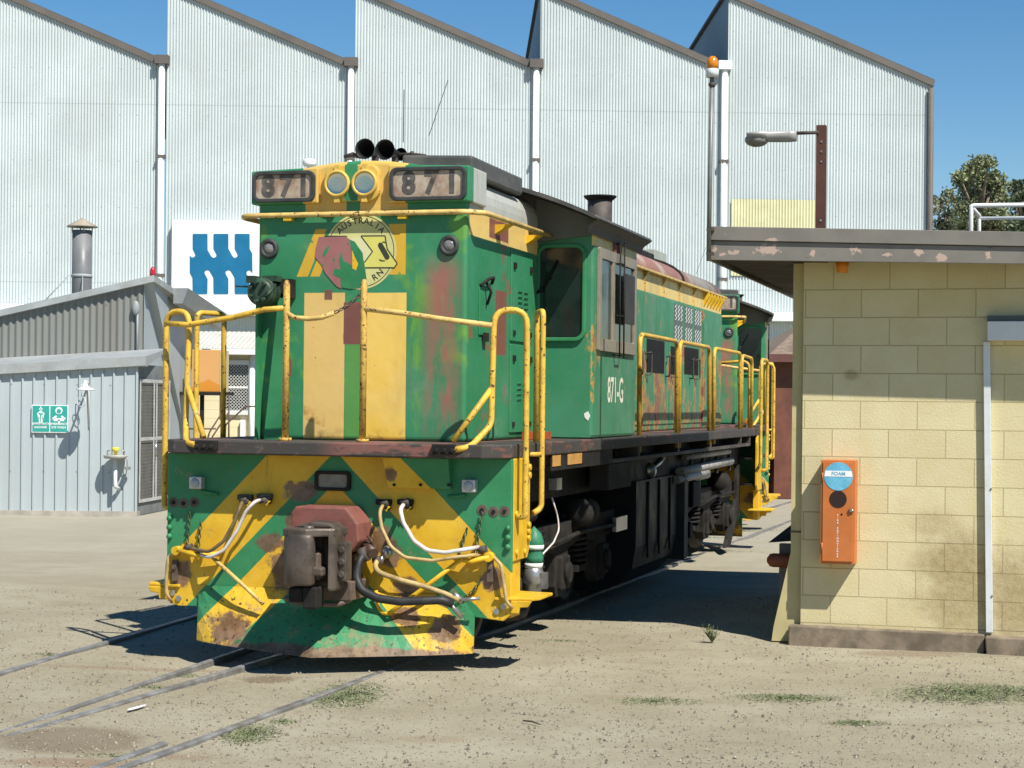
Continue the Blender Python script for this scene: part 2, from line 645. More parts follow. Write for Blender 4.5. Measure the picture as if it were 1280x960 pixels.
# ------------------------------------------------------------------ grass and weeds
M_grass = vary('dry_green_grass', (0.135, 0.165, 0.075), 0.4, 8, 0.85, dirt=(0.27, 0.245, 0.14), dirt_amt=0.85, dirt_scale=40)
g = MB()
for px, py, rx, ry, n in ((432, 868, 0.28, 0.52, 1300), (310, 915, 0.20, 0.34, 650), (352, 900, 0.10, 0.12, 80), (820, 873, 0.32, 0.17, 300),
                          (985, 868, 0.40, 0.22, 620), (1215, 868, 0.62, 0.46, 2300), (1070, 902, 0.20, 0.10, 200), (700, 799, 0.20, 0.1, 70),
                          (640, 792, 0.15, 0.08, 40), (60, 818, 0.12, 0.1, 60), (225, 840, 0.16, 0.14, 90), (195, 858, 0.12, 0.08, 50), (875, 671, 0.9, 0.4, 220),
                          (140, 945, 0.2, 0.1, 60), (1010, 800, 0.16, 0.05, 60), (930, 662, 0.8, 0.5, 160), (905, 690, 0.5, 0.2, 100)):
    X, Y, _ = gnd(px, py)
    for i in range(int(n*1.7)):
        rr, th = RNG.random()**(0.5 + 0.5*RNG.random())*(0.7+0.5*RNG.random()), RNG.random()*6.283
        x, y = X + rx*rr*math.cos(th), Y + ry*rr*math.sin(th)
        h = 0.004 + 0.018*RNG.random()**2*max(0.3, 1.1-rr*0.7)
        w = RNG.random()*6.283
        dx, dy = math.cos(w), math.sin(w)
        z = gz(x, y)
        ln = 0.012 + 0.05*RNG.random()**2
        g.add([(x-dy*0.004, y+dx*0.004, z), (x+dy*0.004, y-dx*0.004, z), (x+dx*ln*0.6+dy*0.003, y+dy*ln*0.6, z+h*0.8), (x+dx*ln, y+dy*ln, z+h)], [(0, 1, 2, 3)])
tag(g.build('grass', M_grass, fix=False), kind='stuff', label='low patches of dry green grass and creeping weed on the dirt', cat='grass')


def weed(px, py, h, n, label, base=None):
    p = base or gnd(px, py)
    t = thing('weed', label, 'weed', p)
    m, lf = MB(), MB()
    for i in range(n):
        w, lean = RNG.random()*6.283, 0.25+0.5*RNG.random()
        hh = h*(0.5+0.5*RNG.random())
        d = Vector((math.cos(w)*lean, math.sin(w)*lean, 1)).normalized()
        pts = [Vector(p), Vector(p)+d*hh*0.5, Vector(p)+d*hh + Vector((0, 0, -0.05*hh))]
        m.tube(pts, [0.003, 0.002, 0.001], 4)
        for k in range(9):
            q = Vector(p) + d*hh*(0.25+0.75*RNG.random())
            e = Vector((RNG.random()-.5, RNG.random()-.5, RNG.random()*0.8)).normalized()*h*0.16
            f = e.cross(Vector((0, 0, 1))).normalized()*h*0.025
            lf.add([q, q+e*0.5+f, q+e, q+e*0.5-f], [(0, 1, 2, 3)])
    m.build('stem', M_grass, t, fix=False)
    lf.build('leaves', M_grass, t, fix=False)


weed(890, 803, 0.17, 22, 'small bushy green weed at the edge of the building shadow')
weed(985, 606, 0.42, 16, 'green weed clump at the foot of the red shed far right')
a, b = gnd(654, 902), gnd(676, 907)
m = MB()
m.tube([(a[0], a[1], ZG+0.006), ((a[0]+b[0])/2, (a[1]+b[1])/2+0.01, ZG+0.012), (b[0], b[1], ZG+0.006)], [0.005, 0.006, 0.003], 6)
tag(m.build('stick', vary('dark_dry_stick', (0.07, 0.05, 0.035), 0.3, 9, 0.9), origin=a), 'thin dark stick lying on the open dirt in the right foreground', 'stick')
weed(1024, 801, 0.09, 5, 'tiny dry weed on the dirt against the concrete kerb')

# ------------------------------------------------------------------ saw-tooth factory shed
YS = 60.0
SH = Matrix.Translation((0, YS, 0)) @ Matrix.Rotation(R(1.4), 4, 'Z')


def shp(px, py, dy=0.0):                       # -> local (x, z) on the shed front
    a, b = unp(px, py)
    c, s_ = math.cos(R(1.4)), math.sin(R(1.4))
    # local point (x, dy): world X = x c - dy s ; Y = YS + x s + dy c
    x = (a*(YS + dy*c) + dy*s_) / (c - a*s_)
    return x, HCAM + b*(YS + x*s_ + dy*c)


def corrugated_material(name, c, seams=(), rustc=(0.30, 0.22, 0.16), amt=0.25):
    s = S(name, 0.6, 0.0, 0.3)
    s.obj()
    n = s.noise(0.5, 5)
    v = s.noise(1.2, 5, 0.65, s.scale((1, 1, 0.12)))
    base = s.mix(s.step(n, 0.3, 0.7), tuple(q*0.92 for q in c), tuple(min(1, q*1.05) for q in c))
    base = s.mix(s.step(v, 0.5, 0.8, 0, amt), base, rustc)
    sh = s.new('ShaderNodeTexWhiteNoise')
    sh.noise_dimensions = '2D'
    cv = s.new('ShaderNodeCombineXYZ')
    s.put(cv.inputs[0], s.ma('FLOOR', s.ma('DIVIDE', s.x, 0.896)))
    s.put(cv.inputs[1], s.ma('FLOOR', s.ma('DIVIDE', s.z, 5.9)))
    s.t.links.new(cv.outputs[0], sh.inputs['Vector'])
    base = s.mix(s.ma('MULTIPLY', sh.outputs[0], 0.16), base, tuple(q*0.72 for q in c))
    for z0 in seams:
        base = s.mix(s.mul(s.band(s.z, z0-0.02, z0+0.02, 0.01), 0.35), base, tuple(q*0.55 for q in c))
    # rows of fixing screws
    fz = s.ma('ABSOLUTE', s.ma('SUBTRACT', s.ma('FRACT', s.ma('DIVIDE', s.z, 1.5)), 0.5))
    fx = s.ma('ABSOLUTE', s.ma('SUBTRACT', s.ma('FRACT', s.ma('DIVIDE', s.x, 0.57)), 0.5))
    scr = s.mul(s.step(fz, 0.0, 0.02, 1, 0), s.step(fx, 0.0, 0.06, 1, 0))
    base = s.mix(s.mul(scr, 0.7), base, tuple(q*0.35 for q in c))
    s.col(base)
    return s.m


M_shed = corrugated_material('pale_corrugated_cladding', (0.50, 0.56, 0.565), (5.8, 11.6), amt=0.15)
M_shedroof = vary('brown_grey_barge_flashing', (0.125, 0.11, 0.098), 0.15, 1, 0.7)
M_sheddark = vary('dark_grey_sawtooth_glazing', (0.22, 0.235, 0.23), 0.2, 0.5, 0.5)  # plain dark grey of the glazed faces
M_patch = vary('yellowed_sheet', (0.60, 0.58, 0.36), 0.08, 1.5, 0.6)
PITCH, AMP = 0.098, 0.0195


def corrugated(mb, x0, x1, ztop, zbot=None, y=0.0, pitch=PITCH, amp=AMP, per=6, square=False):
    n = max(2, int((x1-x0)/pitch*per))
    vs = []
    for i in range(n+1):
        x = x0 + (x1-x0)*i/n
        ph = x/pitch*2*math.pi
        q = math.sin(ph)
        if square:
            q = max(-1, min(1, q*2.5))
        zb = zbot(x) if callable(zbot) else (ZG if zbot is None else zbot)
        vs += [(x, y + q*amp, zb), (x, y + q*amp, ztop(x))]
    mb.add(vs, [(2*i, 2*i+2, 2*i+3, 2*i+1) for i in range(n)], True)
    return mb


bays = []          # (x_left, x_right, z_at_left, z_at_right) from the photograph's roof line
V = [shp(205, 75), shp(441, 78), shp(672, 80), shp(907, 82), shp(1167, 100)]
SL = 0.42
xl = [V[0][0]-6.12] + [v[0]+0.08 for v in V[:4]]
shed = thing('factory_building', 'huge pale corrugated factory shed with a saw-tooth roof behind the locomotive', 'factory', tuple(SH @ Vector((0, 0, ZG))), R(1.4))
bays.append((xl[0], V[0][0]-0.0, V[0][1] + SL*(V[0][0]-xl[0]), V[0][1]))
for i in range(1, 5):
    bays.append((xl[i], V[i][0], V[i][1] + SL*(V[i][0]-xl[i]), V[i][1]))
bays.insert(0, (xl[0]-6.2, xl[0]-0.08, V[0][1]+SL*6.12, V[0][1]))
bays.insert(0, (xl[0]-12.4, xl[0]-6.28, V[0][1]+SL*6.12, V[0][1]))
for (x0, x1, za, zb) in bays:
    m = MB(SH)
    top = lambda x, x0=x0, x1=x1, za=za, zb=zb: za + (zb-za)*(x-x0)/(x1-x0) - 0.1
    corrugated(m, x0, x1, top)
    m.build('wall', M_shed, shed, fix=False)
    # saw-tooth glazed face on the left of each bay, and the sloping roof sheet
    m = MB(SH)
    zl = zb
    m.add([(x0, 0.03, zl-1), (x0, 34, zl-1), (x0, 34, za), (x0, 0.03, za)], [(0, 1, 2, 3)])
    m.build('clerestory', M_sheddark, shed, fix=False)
    m = MB(SH)
    th = 0.10
    m.add([(x0-0.10, -0.08, za+0.04), (x1+0.02, -0.08, zb), (x1+0.02, 34, zb), (x0-0.10, 34, za+0.04),
           (x0-0.10, -0.08, za+0.04-th), (x1+0.02, -0.08, zb-th), (x1+0.02, 34, zb-th), (x0-0.10, 34, za+0.04-th)],
          [(0, 1, 2, 3), (7, 6, 5, 4), (0, 4, 5, 1), (1, 5, 6, 2), (2, 6, 7, 3), (3, 7, 4, 0)])
    m.build('roof', M_roofgrey, shed, fix=True)
    m = MB(SH)
    m.add([(x0-0.03, -0.10, za), (x1, -0.10, zb-0.02), (x1, -0.10, zb-0.23), (x0-0.03, -0.10, za-0.21),
           (x0-0.03, -0.02, za), (x1, -0.02, zb-0.02), (x1, -0.02, zb-0.23), (x0-0.03, -0.02, za-0.21)],
          [(0, 3, 2, 1), (4, 5, 6, 7), (0, 1, 5, 4), (3, 7, 6, 2), (0, 4, 7, 3), (1, 2, 6, 5)])
    m.build('barge_board', M_shedroof, shed)
M_pipe = vary('white_downpipe_paint', (0.80, 0.82, 0.80), 0.05, 3, 0.45)
for i, v in enumerate(V[:4]):
    m = MB(SH)
    m.cyl((v[0]-0.04, -0.14, ZG), (v[0]-0.04, -0.14, v[1]-0.12), 0.105, seg=12)
    dp = m.build('downpipe', M_pipe, shed)
    m = MB(SH)
    m.box(v[0]-0.26, v[0]+0.18, -0.30, 0.0, v[1]-0.16, v[1]+0.12)
    m.build('rainwater_head', M_shedroof if i < 3 else M_pipe, dp)
    m = MB(SH)
    for zz in (v[1]-3.15, v[1]-7.0):
        m.box(v[0]-0.17, v[0]+0.10, -0.25, 0.0, zz-0.05, zz+0.05)
    m.build('bracket', M_shedroof, dp)
m = MB(SH)
m.cyl((V[4][0]-0.1, -0.12, ZG), (V[4][0]-0.1, -0.12, V[4][1]-0.3), 0.09, seg=10)
m.build('corner_flashing', M_shedroof, shed)
# end wall on the right, horizontal gutter, yellowed sheets
m = MB(SH)
m.add([(V[4][0], 0, ZG), (V[4][0], 34, ZG), (V[4][0], 34, V[4][1]-0.1), (V[4][0], 0, V[4][1]-0.1)], [(0, 1, 2, 3)])
m.build('end_wall', M_shed, shed, fix=False)
g0, g1 = shp(150, 388), shp(1160, 400)
zgut = shp(640, 394)[1]
m = MB(SH)
m.box(bays[0][0], V[4][0], -0.55, -0.05, zgut-0.12, zgut+0.16)
m.build('gutter', M_pipe, shed, bevel=0.02)
x0, z1 = shp(914, 249)
x1, z0 = shp(1021, 346)
m = MB(SH)
corrugated(m, x0, x1, lambda x: z1, z0, -0.055)
m.build('wall_patch', M_patch, shed, fix=False)

# company board on the shed: white panel with a blue interlocked emblem
M_board = vary('white_sign_enamel', (0.82, 0.83, 0.82), 0.02, 2, 0.4)
M_blue = vary('blue_sign_enamel', (0.010, 0.145, 0.29), 0.08, 2, 0.4)
t = thing('logo_sign', 'square white board with a blue interlocked bar emblem on the shed wall', 'sign', tuple(SH @ Vector((shp(216, 387)[0], -0.06, shp(216, 387)[1]))), R(1.4))
zoom = lambda x, y: shp(200 + x/6.857, 260 + y/6.857, -0.3)
x0, z1 = zoom(104, 102)
x1, z0 = zoom(935, 868)
m = MB(SH)
m.box(x0, x1, -0.33, -0.06, z0, z1)
m.build('panel', M_board, t, bevel=0.01)
out = [(282, 228), (288, 222), (402, 222), (409, 228), (410, 360), (440, 414), (452, 425), (468, 427), (482, 417), (487, 402), (480, 388), (460, 350), (460, 228), (467, 222),
       (582, 222), (588, 228), (588, 350), (622, 412), (634, 425), (650, 427), (664, 417), (668, 402), (660, 385), (642, 350), (642, 228), (648, 222), (764, 222), (770, 228),
       (770, 352), (792, 390), (794, 560), (788, 548), (770, 534), (754, 537), (743, 550), (744, 568), (768, 612), (768, 732), (762, 738), (648, 738), (642, 732), (640, 596),
       (608, 542), (595, 533), (578, 534), (565, 545), (563, 562), (588, 610), (588, 732), (582, 738), (466, 738), (460, 732), (459, 598), (428, 542), (415, 533), (398, 534),
       (384, 546), (384, 562), (410, 610), (408, 732), (402, 738), (288, 738), (282, 732), (280, 598), (257, 556), (257, 405), (268, 420), (284, 425), (298, 418), (306, 402), (282, 352)]
m = MB(SH)
m.prism([zoom(*p) for p in out], 'y', -0.345, -0.325)
m.build('emblem', M_blue, t)

# ------------------------------------------------------------------ grey metal workshop at left
M_flute = corrugated_material('weathered_grey_corrugated', (0.205, 0.21, 0.195), (), (0.16, 0.15, 0.125), 0.5)
M_sheet = corrugated_material('blue_grey_sheet', (0.38, 0.425, 0.44), (), (0.3, 0.31, 0.30), 0.4)
M_trim = vary('grey_flashing', (0.32, 0.345, 0.345), 0.12, 2, 0.6, dirt=(0.25, 0.2, 0.15), dirt_amt=0.4)
YA = 31.8                                       # annex front
YU = 34.0                                       # tall part front
ctop = at(191, 345, YU)
ltop = at(0, 388, YU)
slope = (ctop[2]-ltop[2])/(ctop[0]-ltop[0])
xl0 = ltop[0]-6
zroof = lambda x: ctop[2] + slope*(x-ctop[0])
ws = thing('workshop', 'grey corrugated workshop with a lower fluted lean-to at the left of the yard', 'workshop', (ctop[0], YA, ZG))
xcorner = at(180, 400, YU)[0]
m = MB()
corrugated(m, xl0, xcorner, lambda x: zroof(x)-0.05, None, YU, 0.125, 0.02, 6)
m.build('upper_wall', M_flute, ws, fix=False)
# smooth side wall receding to the right
DS = 7.0
rend = at(263, 392, YU+DS)
send = at(247, 520, YU+DS)
m = MB()
m.add([(xcorner, YU, ZG), (send[0], YU+DS, ZG), (send[0], YU+DS, rend[2]), (ctop[0], YU-0.02, ctop[2]-0.06), (xcorner, YU-0.02, zroof(xcorner)-0.06)], [(0, 1, 2, 3, 4)])
m.build('side_wall', M_sheet, ws, fix=False)
m = MB()                                        # roof sheet with its flashing
P0, P1, P2 = Vector((xl0, YU-0.12, zroof(xl0))), Vector((ctop[0]+0.05, YU-0.12, zroof(ctop[0]+0.05))), Vector(rend)
P3 = P0 + (P2-P1)
q = [P0, P1, P2, P3]
d = Vector((0, 0, -0.12))
m.add(q + [p+d for p in q], [(0, 1, 2, 3), (7, 6, 5, 4), (0, 4, 5, 1), (1, 5, 6, 2), (2, 6, 7, 3), (3, 7, 4, 0)])
m.build('roof', M_trim, ws)
m = MB()                                        # deeper box eave at the far half of the side wall
a, b = P1.lerp(P2, 0.30), P2 + Vector((0.05, 0.2, 0))
e = Vector((0.38, -0.12, 0))
m.add([a, b, b+e*0.8, a+e*0.8, a+Vector((0, 0, -0.3)), b+Vector((0, 0, -0.34)), b+e*0.5+Vector((0, 0, -0.34)), a+e*0.5+Vector((0, 0, -0.3))],
      [(0, 1, 2, 3), (7, 6, 5, 4), (0, 4, 5, 1), (1, 5, 6, 2), (2, 6, 7, 3), (3, 7, 4, 0)])
m.build('eave_box', M_trim, ws)
# annex
xa1 = at(171, 550, YA)[0]
zt0, zt1 = at(0, 466, YA)[2], at(172, 456, YA)[2]
xa00 = at(0, 466, YA)[0]
ztop = lambda x: zt1 + (zt1-zt0)/(xa1-xa00)*(x-xa1)
m = MB()
pts, n, x = [], 0, xa1
rib, pan = 0.04, 0.157
xs_ = []
x = xa1 - 8.5
while x < xa1:
    for dx, dy in ((0, 0), (0.012, -0.035), (0.035, -0.035), (0.047, 0)):
        xs_.append((x+dx, dy))
    x += 0.197
xs_.append((xa1, 0))
vs = []
for (x, dy) in xs_:
    vs += [(x, YA+dy, ZG+0.08), (x, YA+dy, ztop(x))]
m.add(vs, [(2*i, 2*i+2, 2*i+3, 2*i+1) for i in range(len(xs_)-1)])
M_annex = corrugated_material('pale_blue_fluted_sheet', (0.42, 0.475, 0.49), (), (0.40, 0.38, 0.33), 0.35)
m.build('lean_to_wall', M_annex, ws, fix=False)
m = MB()
m.box(xa1-8.5, xa1+0.02, YA-0.05, YA+0.5, ZG-0.1, ZG+0.08)
m.build('plinth', vary('pale_concrete', (0.38, 0.35, 0.30), 0.2, 3, 0.9), ws)
m = MB()
za, zb = ztop(xa1-8.5), ztop(xa1+0.12)
m.add([(xa1-8.5, YA-0.10, za-0.02), (xa1+0.16, YA-0.10, zb-0.02), (xa1+0.16, YA-0.10, zb+0.14), (xa1-8.5, YA-0.10, za+0.14),
       (xa1-8.5, YU, za+0.35), (xa1+0.16, YU, zb+0.35), (xa1+0.16, YA, zb-0.04), (xa1-8.5, YA, za-0.04)],
      [(0, 1, 2, 3), (3, 2, 5, 4), (0, 7, 6, 1), (1, 6, 5, 2), (0, 3, 4, 7), (4, 5, 6, 7)])
m.build('lean_to_roof', M_trim, ws)
# side of the annex: louvred double door with a frame
side = Vector((at(211, 560, YU-0.2)[0]-xa1, YU-0.2-YA, 0))
sp_ = lambda f, z, o=0.0: (xa1 + side.x*f + o*side.y/side.length, YA + side.y*f - o*side.x/side.length, z)
m = MB()
m.add([sp_(0, ZG), sp_(1, ZG), sp_(1, zb), sp_(0, zb)], [(0, 1, 2, 3)])
m.build('lean_to_side', vary('dark_grey_sheet', (0.16, 0.17, 0.17), 0.2, 3, 0.7), ws, fix=False)
dr = MB()
fr_z0, fr_z1 = ZG+0.22, zb-0.25
for f in (0.02, 0.44, 0.52, 0.93):
    a, b = sp_(f, fr_z0, 0.03), sp_(f+0.05, fr_z0, 0.03)
    dr.add([a, b, (b[0], b[1], fr_z1), (a[0], a[1], fr_z1)], [(0, 1, 2, 3)])
for z in (fr_z0, fr_z1-0.06, (fr_z0+fr_z1)/2):
    dr.add([sp_(0.02, z, 0.032), sp_(0.98, z, 0.032), sp_(0.98, z+0.06, 0.032), sp_(0.02, z+0.06, 0.032)], [(0, 1, 2, 3)])
df = dr.build('louvre_door', vary('galvanised_door_frame', (0.45, 0.45, 0.43), 0.15, 4, 0.55), ws, fix=False)
lv = MB()
z = fr_z0+0.07
while z < fr_z1-0.08:
    lv.add([sp_(0.07, z, 0.012), sp_(0.93, z, 0.012), sp_(0.93, z+0.045, 0.03), sp_(0.07, z+0.045, 0.03)], [(0, 1, 2, 3)])
    z += 0.06
lv.build('louvres', vary('dusty_louvre', (0.30, 0.285, 0.24), 0.2, 4, 0.7), df, fix=False)
m = MB()
p = at(199, 520, YU-1.2)
hd = sp_(0.5, 0, 0.05)
m.cyl((hd[0], hd[1], ZG+1.0), (hd[0], hd[1], ZG+1.25), 0.02)
m.build('handle', M_steel, df)
# flue with conical cap, guy wires and strap
fx_, fy_, fz_ = at(102, 370, YU+0.7)
ft = at(102, 288, YU+0.7)[2]
r = 0.185
m = MB()
m.cyl((fx_, fy_, fz_-0.6), (fx_, fy_, ft), r, seg=20)
fl = m.build('flue', vary('grey_flue_sheet', (0.17, 0.175, 0.18), 0.15, 3, 0.5), ws)
m = MB()
m.lathe((fx_, fy_, ft+0.06), (0, 0, 1), [(0, 0.29), (0.015, 0.29), (0.16, 0.03), (0.18, 0.005)], 20)
for k in range(4):
    a = k*1.57+0.4
    m.tube([(fx_+r*math.cos(a), fy_+r*math.sin(a), ft-0.05), (fx_+r*math.cos(a), fy_+r*math.sin(a), ft+0.09)], 0.012, 6)
m.build('rain_cap', vary('weathered_cap', (0.30, 0.26, 0.20), 0.2, 4, 0.7), fl)
m = MB()
zz = at(102, 345, YU+0.7)[2]
m.cyl((fx_, fy_, zz-0.03), (fx_, fy_, zz+0.03), r+0.012, seg=20)
for dx in (-0.42, 0.1):
    m.tube([(fx_+dx*0.5, fy_-0.15, zz), (fx_+dx*1.3, fy_-0.5, zroof(fx_+dx*1.3)+0.03)], 0.012, 6)
m.build('guy_strap', M_trim, fl)
m = MB()
p = at(191, 338, YU-0.05)
m.lathe((p[0], p[1], ctop[2]-0.01), (0, 0, 1), [(0, 0.05), (0.05, 0.055), (0.12, 0.05), (0.165, 0.03), (0.18, 0.0)], 14)
s_ = vary('red_lamp_lens', (0.42, 0.02, 0.035), 0.1, 5, 0.25)
m.build('warning_lamp', s_, ws)
m = MB()
p = at(172, 385, YU-0.06)
m.tube([(p[0], YU-0.06, p[2]), (p[0], YU-0.06, ztop(p[0])+0.25)], 0.02, 8)
m.sphere((p[0]-0.03, YU-0.08, p[2]), 0.09, 12, 8, (0.8, 0.6, 1.5))
m.build('vent_pipe', M_trim, ws)

# emergency signs, shower and eye wash
def ysign():
    x0, _, z1 = at(40, 506, YA-0.05)
    x1, _, z0 = at(85, 541, YA-0.05)
    xm, zl = (x0+x1)/2, z1-(z1-z0)*0.66
    t = thing('safety_sign', 'green and white two-panel emergency shower and eye wash sign on the fluted wall', 'sign', (xm, YA-0.05, z0))
    m = MB()
    m.box(x0, x1, YA-0.060, YA-0.036, z0, z1)
    m.build('panel', M_board, t)
    m = MB()
    for a, b in ((x0+0.012, xm-0.008), (xm+0.008, x1-0.012)):
        m.box(a, b, YA-0.0635, YA-0.0600, z0+0.014, z1-0.014)
    m.build('green_field', vary('sign_green', (0.03, 0.33, 0.28), 0.05, 5, 0.5), t)
    m = MB()
    y = YA-0.0665
    c1, c2 = (x0+xm)/2, (x1+xm)/2
    pl = lambda cx, cz: (lambda u, v: (cx+u, y, cz+v))
    m.text('EMERGENCY', 0.052, pl(c1, zl-0.012), 0.0012)
    m.text('SHOWER', 0.052, pl(c1, zl-0.072), 0.0012)
    m.text('EMERGENCY', 0.052, pl(c2, zl-0.012), 0.0012)
    m.text('EYE WASH', 0.052, pl(c2, zl-0.072), 0.0012)
    m.build('lettering', M_board, t, fix=False)
    m = MB()
    def disc(cx, cz, r, n=14):
        m.prism([(cx+r*math.cos(k*6.283/n), cz+r*math.sin(k*6.283/n)) for k in range(n)], 'y', y, y+0.003)
    def bar(xa, za_, xb, zb_, w):
        d = Vector((xb-xa, zb_-za_)); d.normalize(); nn = Vector((-d.y, d.x))*w/2
        m.prism([(xa+nn.x, za_+nn.y), (xa-nn.x, za_-nn.y), (xb-nn.x, zb_-nn.y), (xb+nn.x, zb_+nn.y)], 'y', y, y+0.003)
    zt = z1-0.05
    bar(c1, zt+0.02, c1, zt-0.02, 0.02); bar(c1-0.03, zt-0.02, c1+0.03, zt-0.02, 0.018)
    disc(c1, zt-0.07, 0.026)
    bar(c1-0.055, zt-0.09, c1-0.03, zt-0.19, 0.02); bar(c1+0.055, zt-0.09, c1+0.03, zt-0.19, 0.02)
    bar(c1-0.05, zt-0.095, c1-0.02, zt-0.075, 0.018); bar(c1+0.05, zt-0.095, c1+0.02, zt-0.075, 0.018)
    bar(c1-0.026, zt-0.12, c1-0.018, zt-0.26, 0.024); bar(c1+0.026, zt-0.12, c1+0.018, zt-0.26, 0.024)
    bar(c1-0.1, zt-0.285, c1+0.1, zt-0.285, 0.016)
    disc(c2, zt-0.045, 0.062); bar(c2-0.11, zt-0.19, c2-0.04, zt-0.14, 0.03); bar(c2+0.11, zt-0.19, c2+0.04, zt-0.14, 0.03)
    bar(c2-0.09, zt-0.2, c2+0.09, zt-0.2, 0.05); bar(c2, zt-0.2, c2, zt-0.28, 0.03)
    m.each('pictogram', M_board, t)
    m = MB()
    disc(c2, zt-0.055, 0.040)
    for i in range(len(m.v)):
        m.v[i] = (m.v[i][0], m.v[i][1]-0.0025, m.v[i][2])
    m.build('face_hole', MATS['sign_green'], t)


ysign()
p = at(110, 481, YA)
t = thing('emergency_shower', 'small wall-mounted emergency shower head on an arm above the green signs', 'shower', (p[0], YA, p[2]))
m = MB()
e = (p[0]+0.02, YA-0.02, p[2]+0.02)
hd = (p[0]+0.1, YA-0.62, p[2]+0.06)
m.tube([(e[0]+0.02, e[1], e[2]-0.75), (e[0], e[1]-0.02, e[2]), hd], 0.018, 8, 0.05)
m.build('pipe', M_white, t)
m = MB()
m.lathe((hd[0], hd[1], hd[2]-0.16), (0, 0, 1), [(0.0, 0.15), (0.02, 0.155), (0.06, 0.05), (0.16, 0.02)], 16)
m.build('shower_head', M_white, t)
m = MB()
q = (e[0]-0.08, YA-0.22, e[2]-0.02)
m.tube([(q[0]+0.08, q[1], q[2]+0.01), q, (q[0], q[1], q[2]-0.2)], 0.008, 6)
m.torus((q[0], q[1], q[2]-0.29), (0.5, 1, 0), 0.09, 0.007, 14, 6)
m.build('pull_ring', M_white, t)
p = at(144, 571, YA-0.25)
t = thing('eyewash_station', 'eye wash basin with a yellow cup on a white pipe near the door', 'eye wash', (p[0], YA, p[2]))
m = MB()
m.lathe((p[0], YA-0.22, p[2]-0.03), (0, 0, 1), [(0, 0.05), (0.0, 0.19), (0.05, 0.21), (0.06, 0.20), (0.03, 0.05)], 20)
m.build('basin', vary('grey_basin', (0.40, 0.39, 0.36), 0.15, 6, 0.5), t)
m = MB()
m.tube([(p[0], YA-0.22, p[2]-0.02), (p[0], YA-0.22, p[2]-0.52), (p[0]+0.03, YA-0.02, p[2]-0.56)], 0.032, 10, 0.05)
m.build('drain_pipe', M_white, t)
m = MB()
m.lathe((p[0], YA-0.22, p[2]+0.03), (0, 0, 1), [(0, 0.03), (0.06, 0.035), (0.07, 0.055), (0.13, 0.06), (0.13, 0.0)], 14)
m.build('cup', vary('yellow_plastic', (0.75, 0.62, 0.05), 0.05, 5, 0.4), t)
m = MB()
for sgn in (-1, 1):
    m.tube([(p[0]+sgn*0.14, YA-0.2, p[2]+0.02), (p[0]+sgn*0.15, YA-0.2, p[2]+0.10), (p[0]+sgn*0.10, YA-0.22, p[2]+0.11)], 0.012, 6, 0.03)
m.tube([(p[0]+0.19, YA-0.2, p[2]), (p[0]+0.19, YA-0.15, p[2]-0.18), (p[0]+0.13, YA-0.05, p[2]-0.38)], 0.01, 6, 0.03)
m.box(p[0]+0.15, p[0]+0.24, YA-0.24, YA-0.12, p[2]-0.22, p[2]-0.17)
m.build('spray_taps', M_steel, t)

# ------------------------------------------------------------------ cream weatherboard hut behind the engine's left side
YH = 42.0
M_board_wall = S('cream_weatherboards', 0.7)
M_board_wall.obj()
fz = M_board_wall.ma('FRACT', M_board_wall.ma('DIVIDE', M_board_wall.z, 0.2))
cb = M_board_wall.mix(M_board_wall.step(M_board_wall.noise(1.5, 4), 0.3, 0.7), (0.70, 0.62, 0.38), (0.76, 0.68, 0.45))
M_board_wall.col(M_board_wall.mix(M_board_wall.mul(M_board_wall.step(fz, 0.0, 0.08, 1, 0), 0.55), cb, (0.3, 0.25, 0.14)))
M_board_wall = M_board_wall.m
hx0, hx1 = at(225, 500, YH)[0], at(313, 500, YH)[0]
hz = at(300, 437, YH)[2]
hut = thing('hut', 'cream weatherboard hut with a mesh window behind the left of the locomotive', 'hut', (hx0, YH, ZG))
m = MB()
m.box(hx0, hx1, YH, YH+4, ZG, hz)
m.build('wall', M_board_wall, hut)
m = MB()
ez, ez2 = at(300, 436, YH-0.3)[2], at(300, 415, YH+2.2)[2]
n = 60
vs = []
for i in range(n+1):
    x = hx0-0.3 + (hx1-hx0+1.8)*i/n
    w = 0.02*math.sin(i*math.pi)
    vs += [(x, YH-0.3, ez + 0.015*(i % 2)), (x, YH+2.2, ez2 + 0.015*(i % 2))]
m.add(vs, [(2*i, 2*i+2, 2*i+3, 2*i+1) for i in range(n)])
m.build('roof', vary('pale_corrugated_roof', (0.52, 0.50, 0.44), 0.08, 2, 0.7), hut, fix=False)
m = MB()
m.box(hx0-0.3, hx1+1.5, YH-0.36, YH-0.26, ez-0.13, ez-0.01)
m.build('gutter', M_pipe, hut)
wx0, wx1 = at(283, 480, YH)[0], at(316, 480, YH)[0]
wz0, wz1 = at(300, 513, YH)[2], at(300, 456, YH)[2]
m = MB()
ring_prism(m, rrect(wx0-0.1, wx1, wz0-0.1, wz1+0.1, 0.01, 1), rrect(wx0, wx1-0.10, wz0, wz1, 0.01, 1), 'y', YH-0.08, YH-0.01)
m.box(wx0, wx1-0.1, YH-0.07, YH-0.02, (wz0+wz1)/2-0.02, (wz0+wz1)/2+0.03)
wf = m.build('window', M_white, hut)
m = MB()
m.add([(wx0, YH-0.015, wz0), (wx1-0.1, YH-0.015, wz0), (wx1-0.1, YH-0.015, wz1), (wx0, YH-0.015, wz1)], [(0, 1, 2, 3)])
m.build('pane', M_glass, wf, fix=False)
m = MB()
st, d_ = 0.075, 0.007
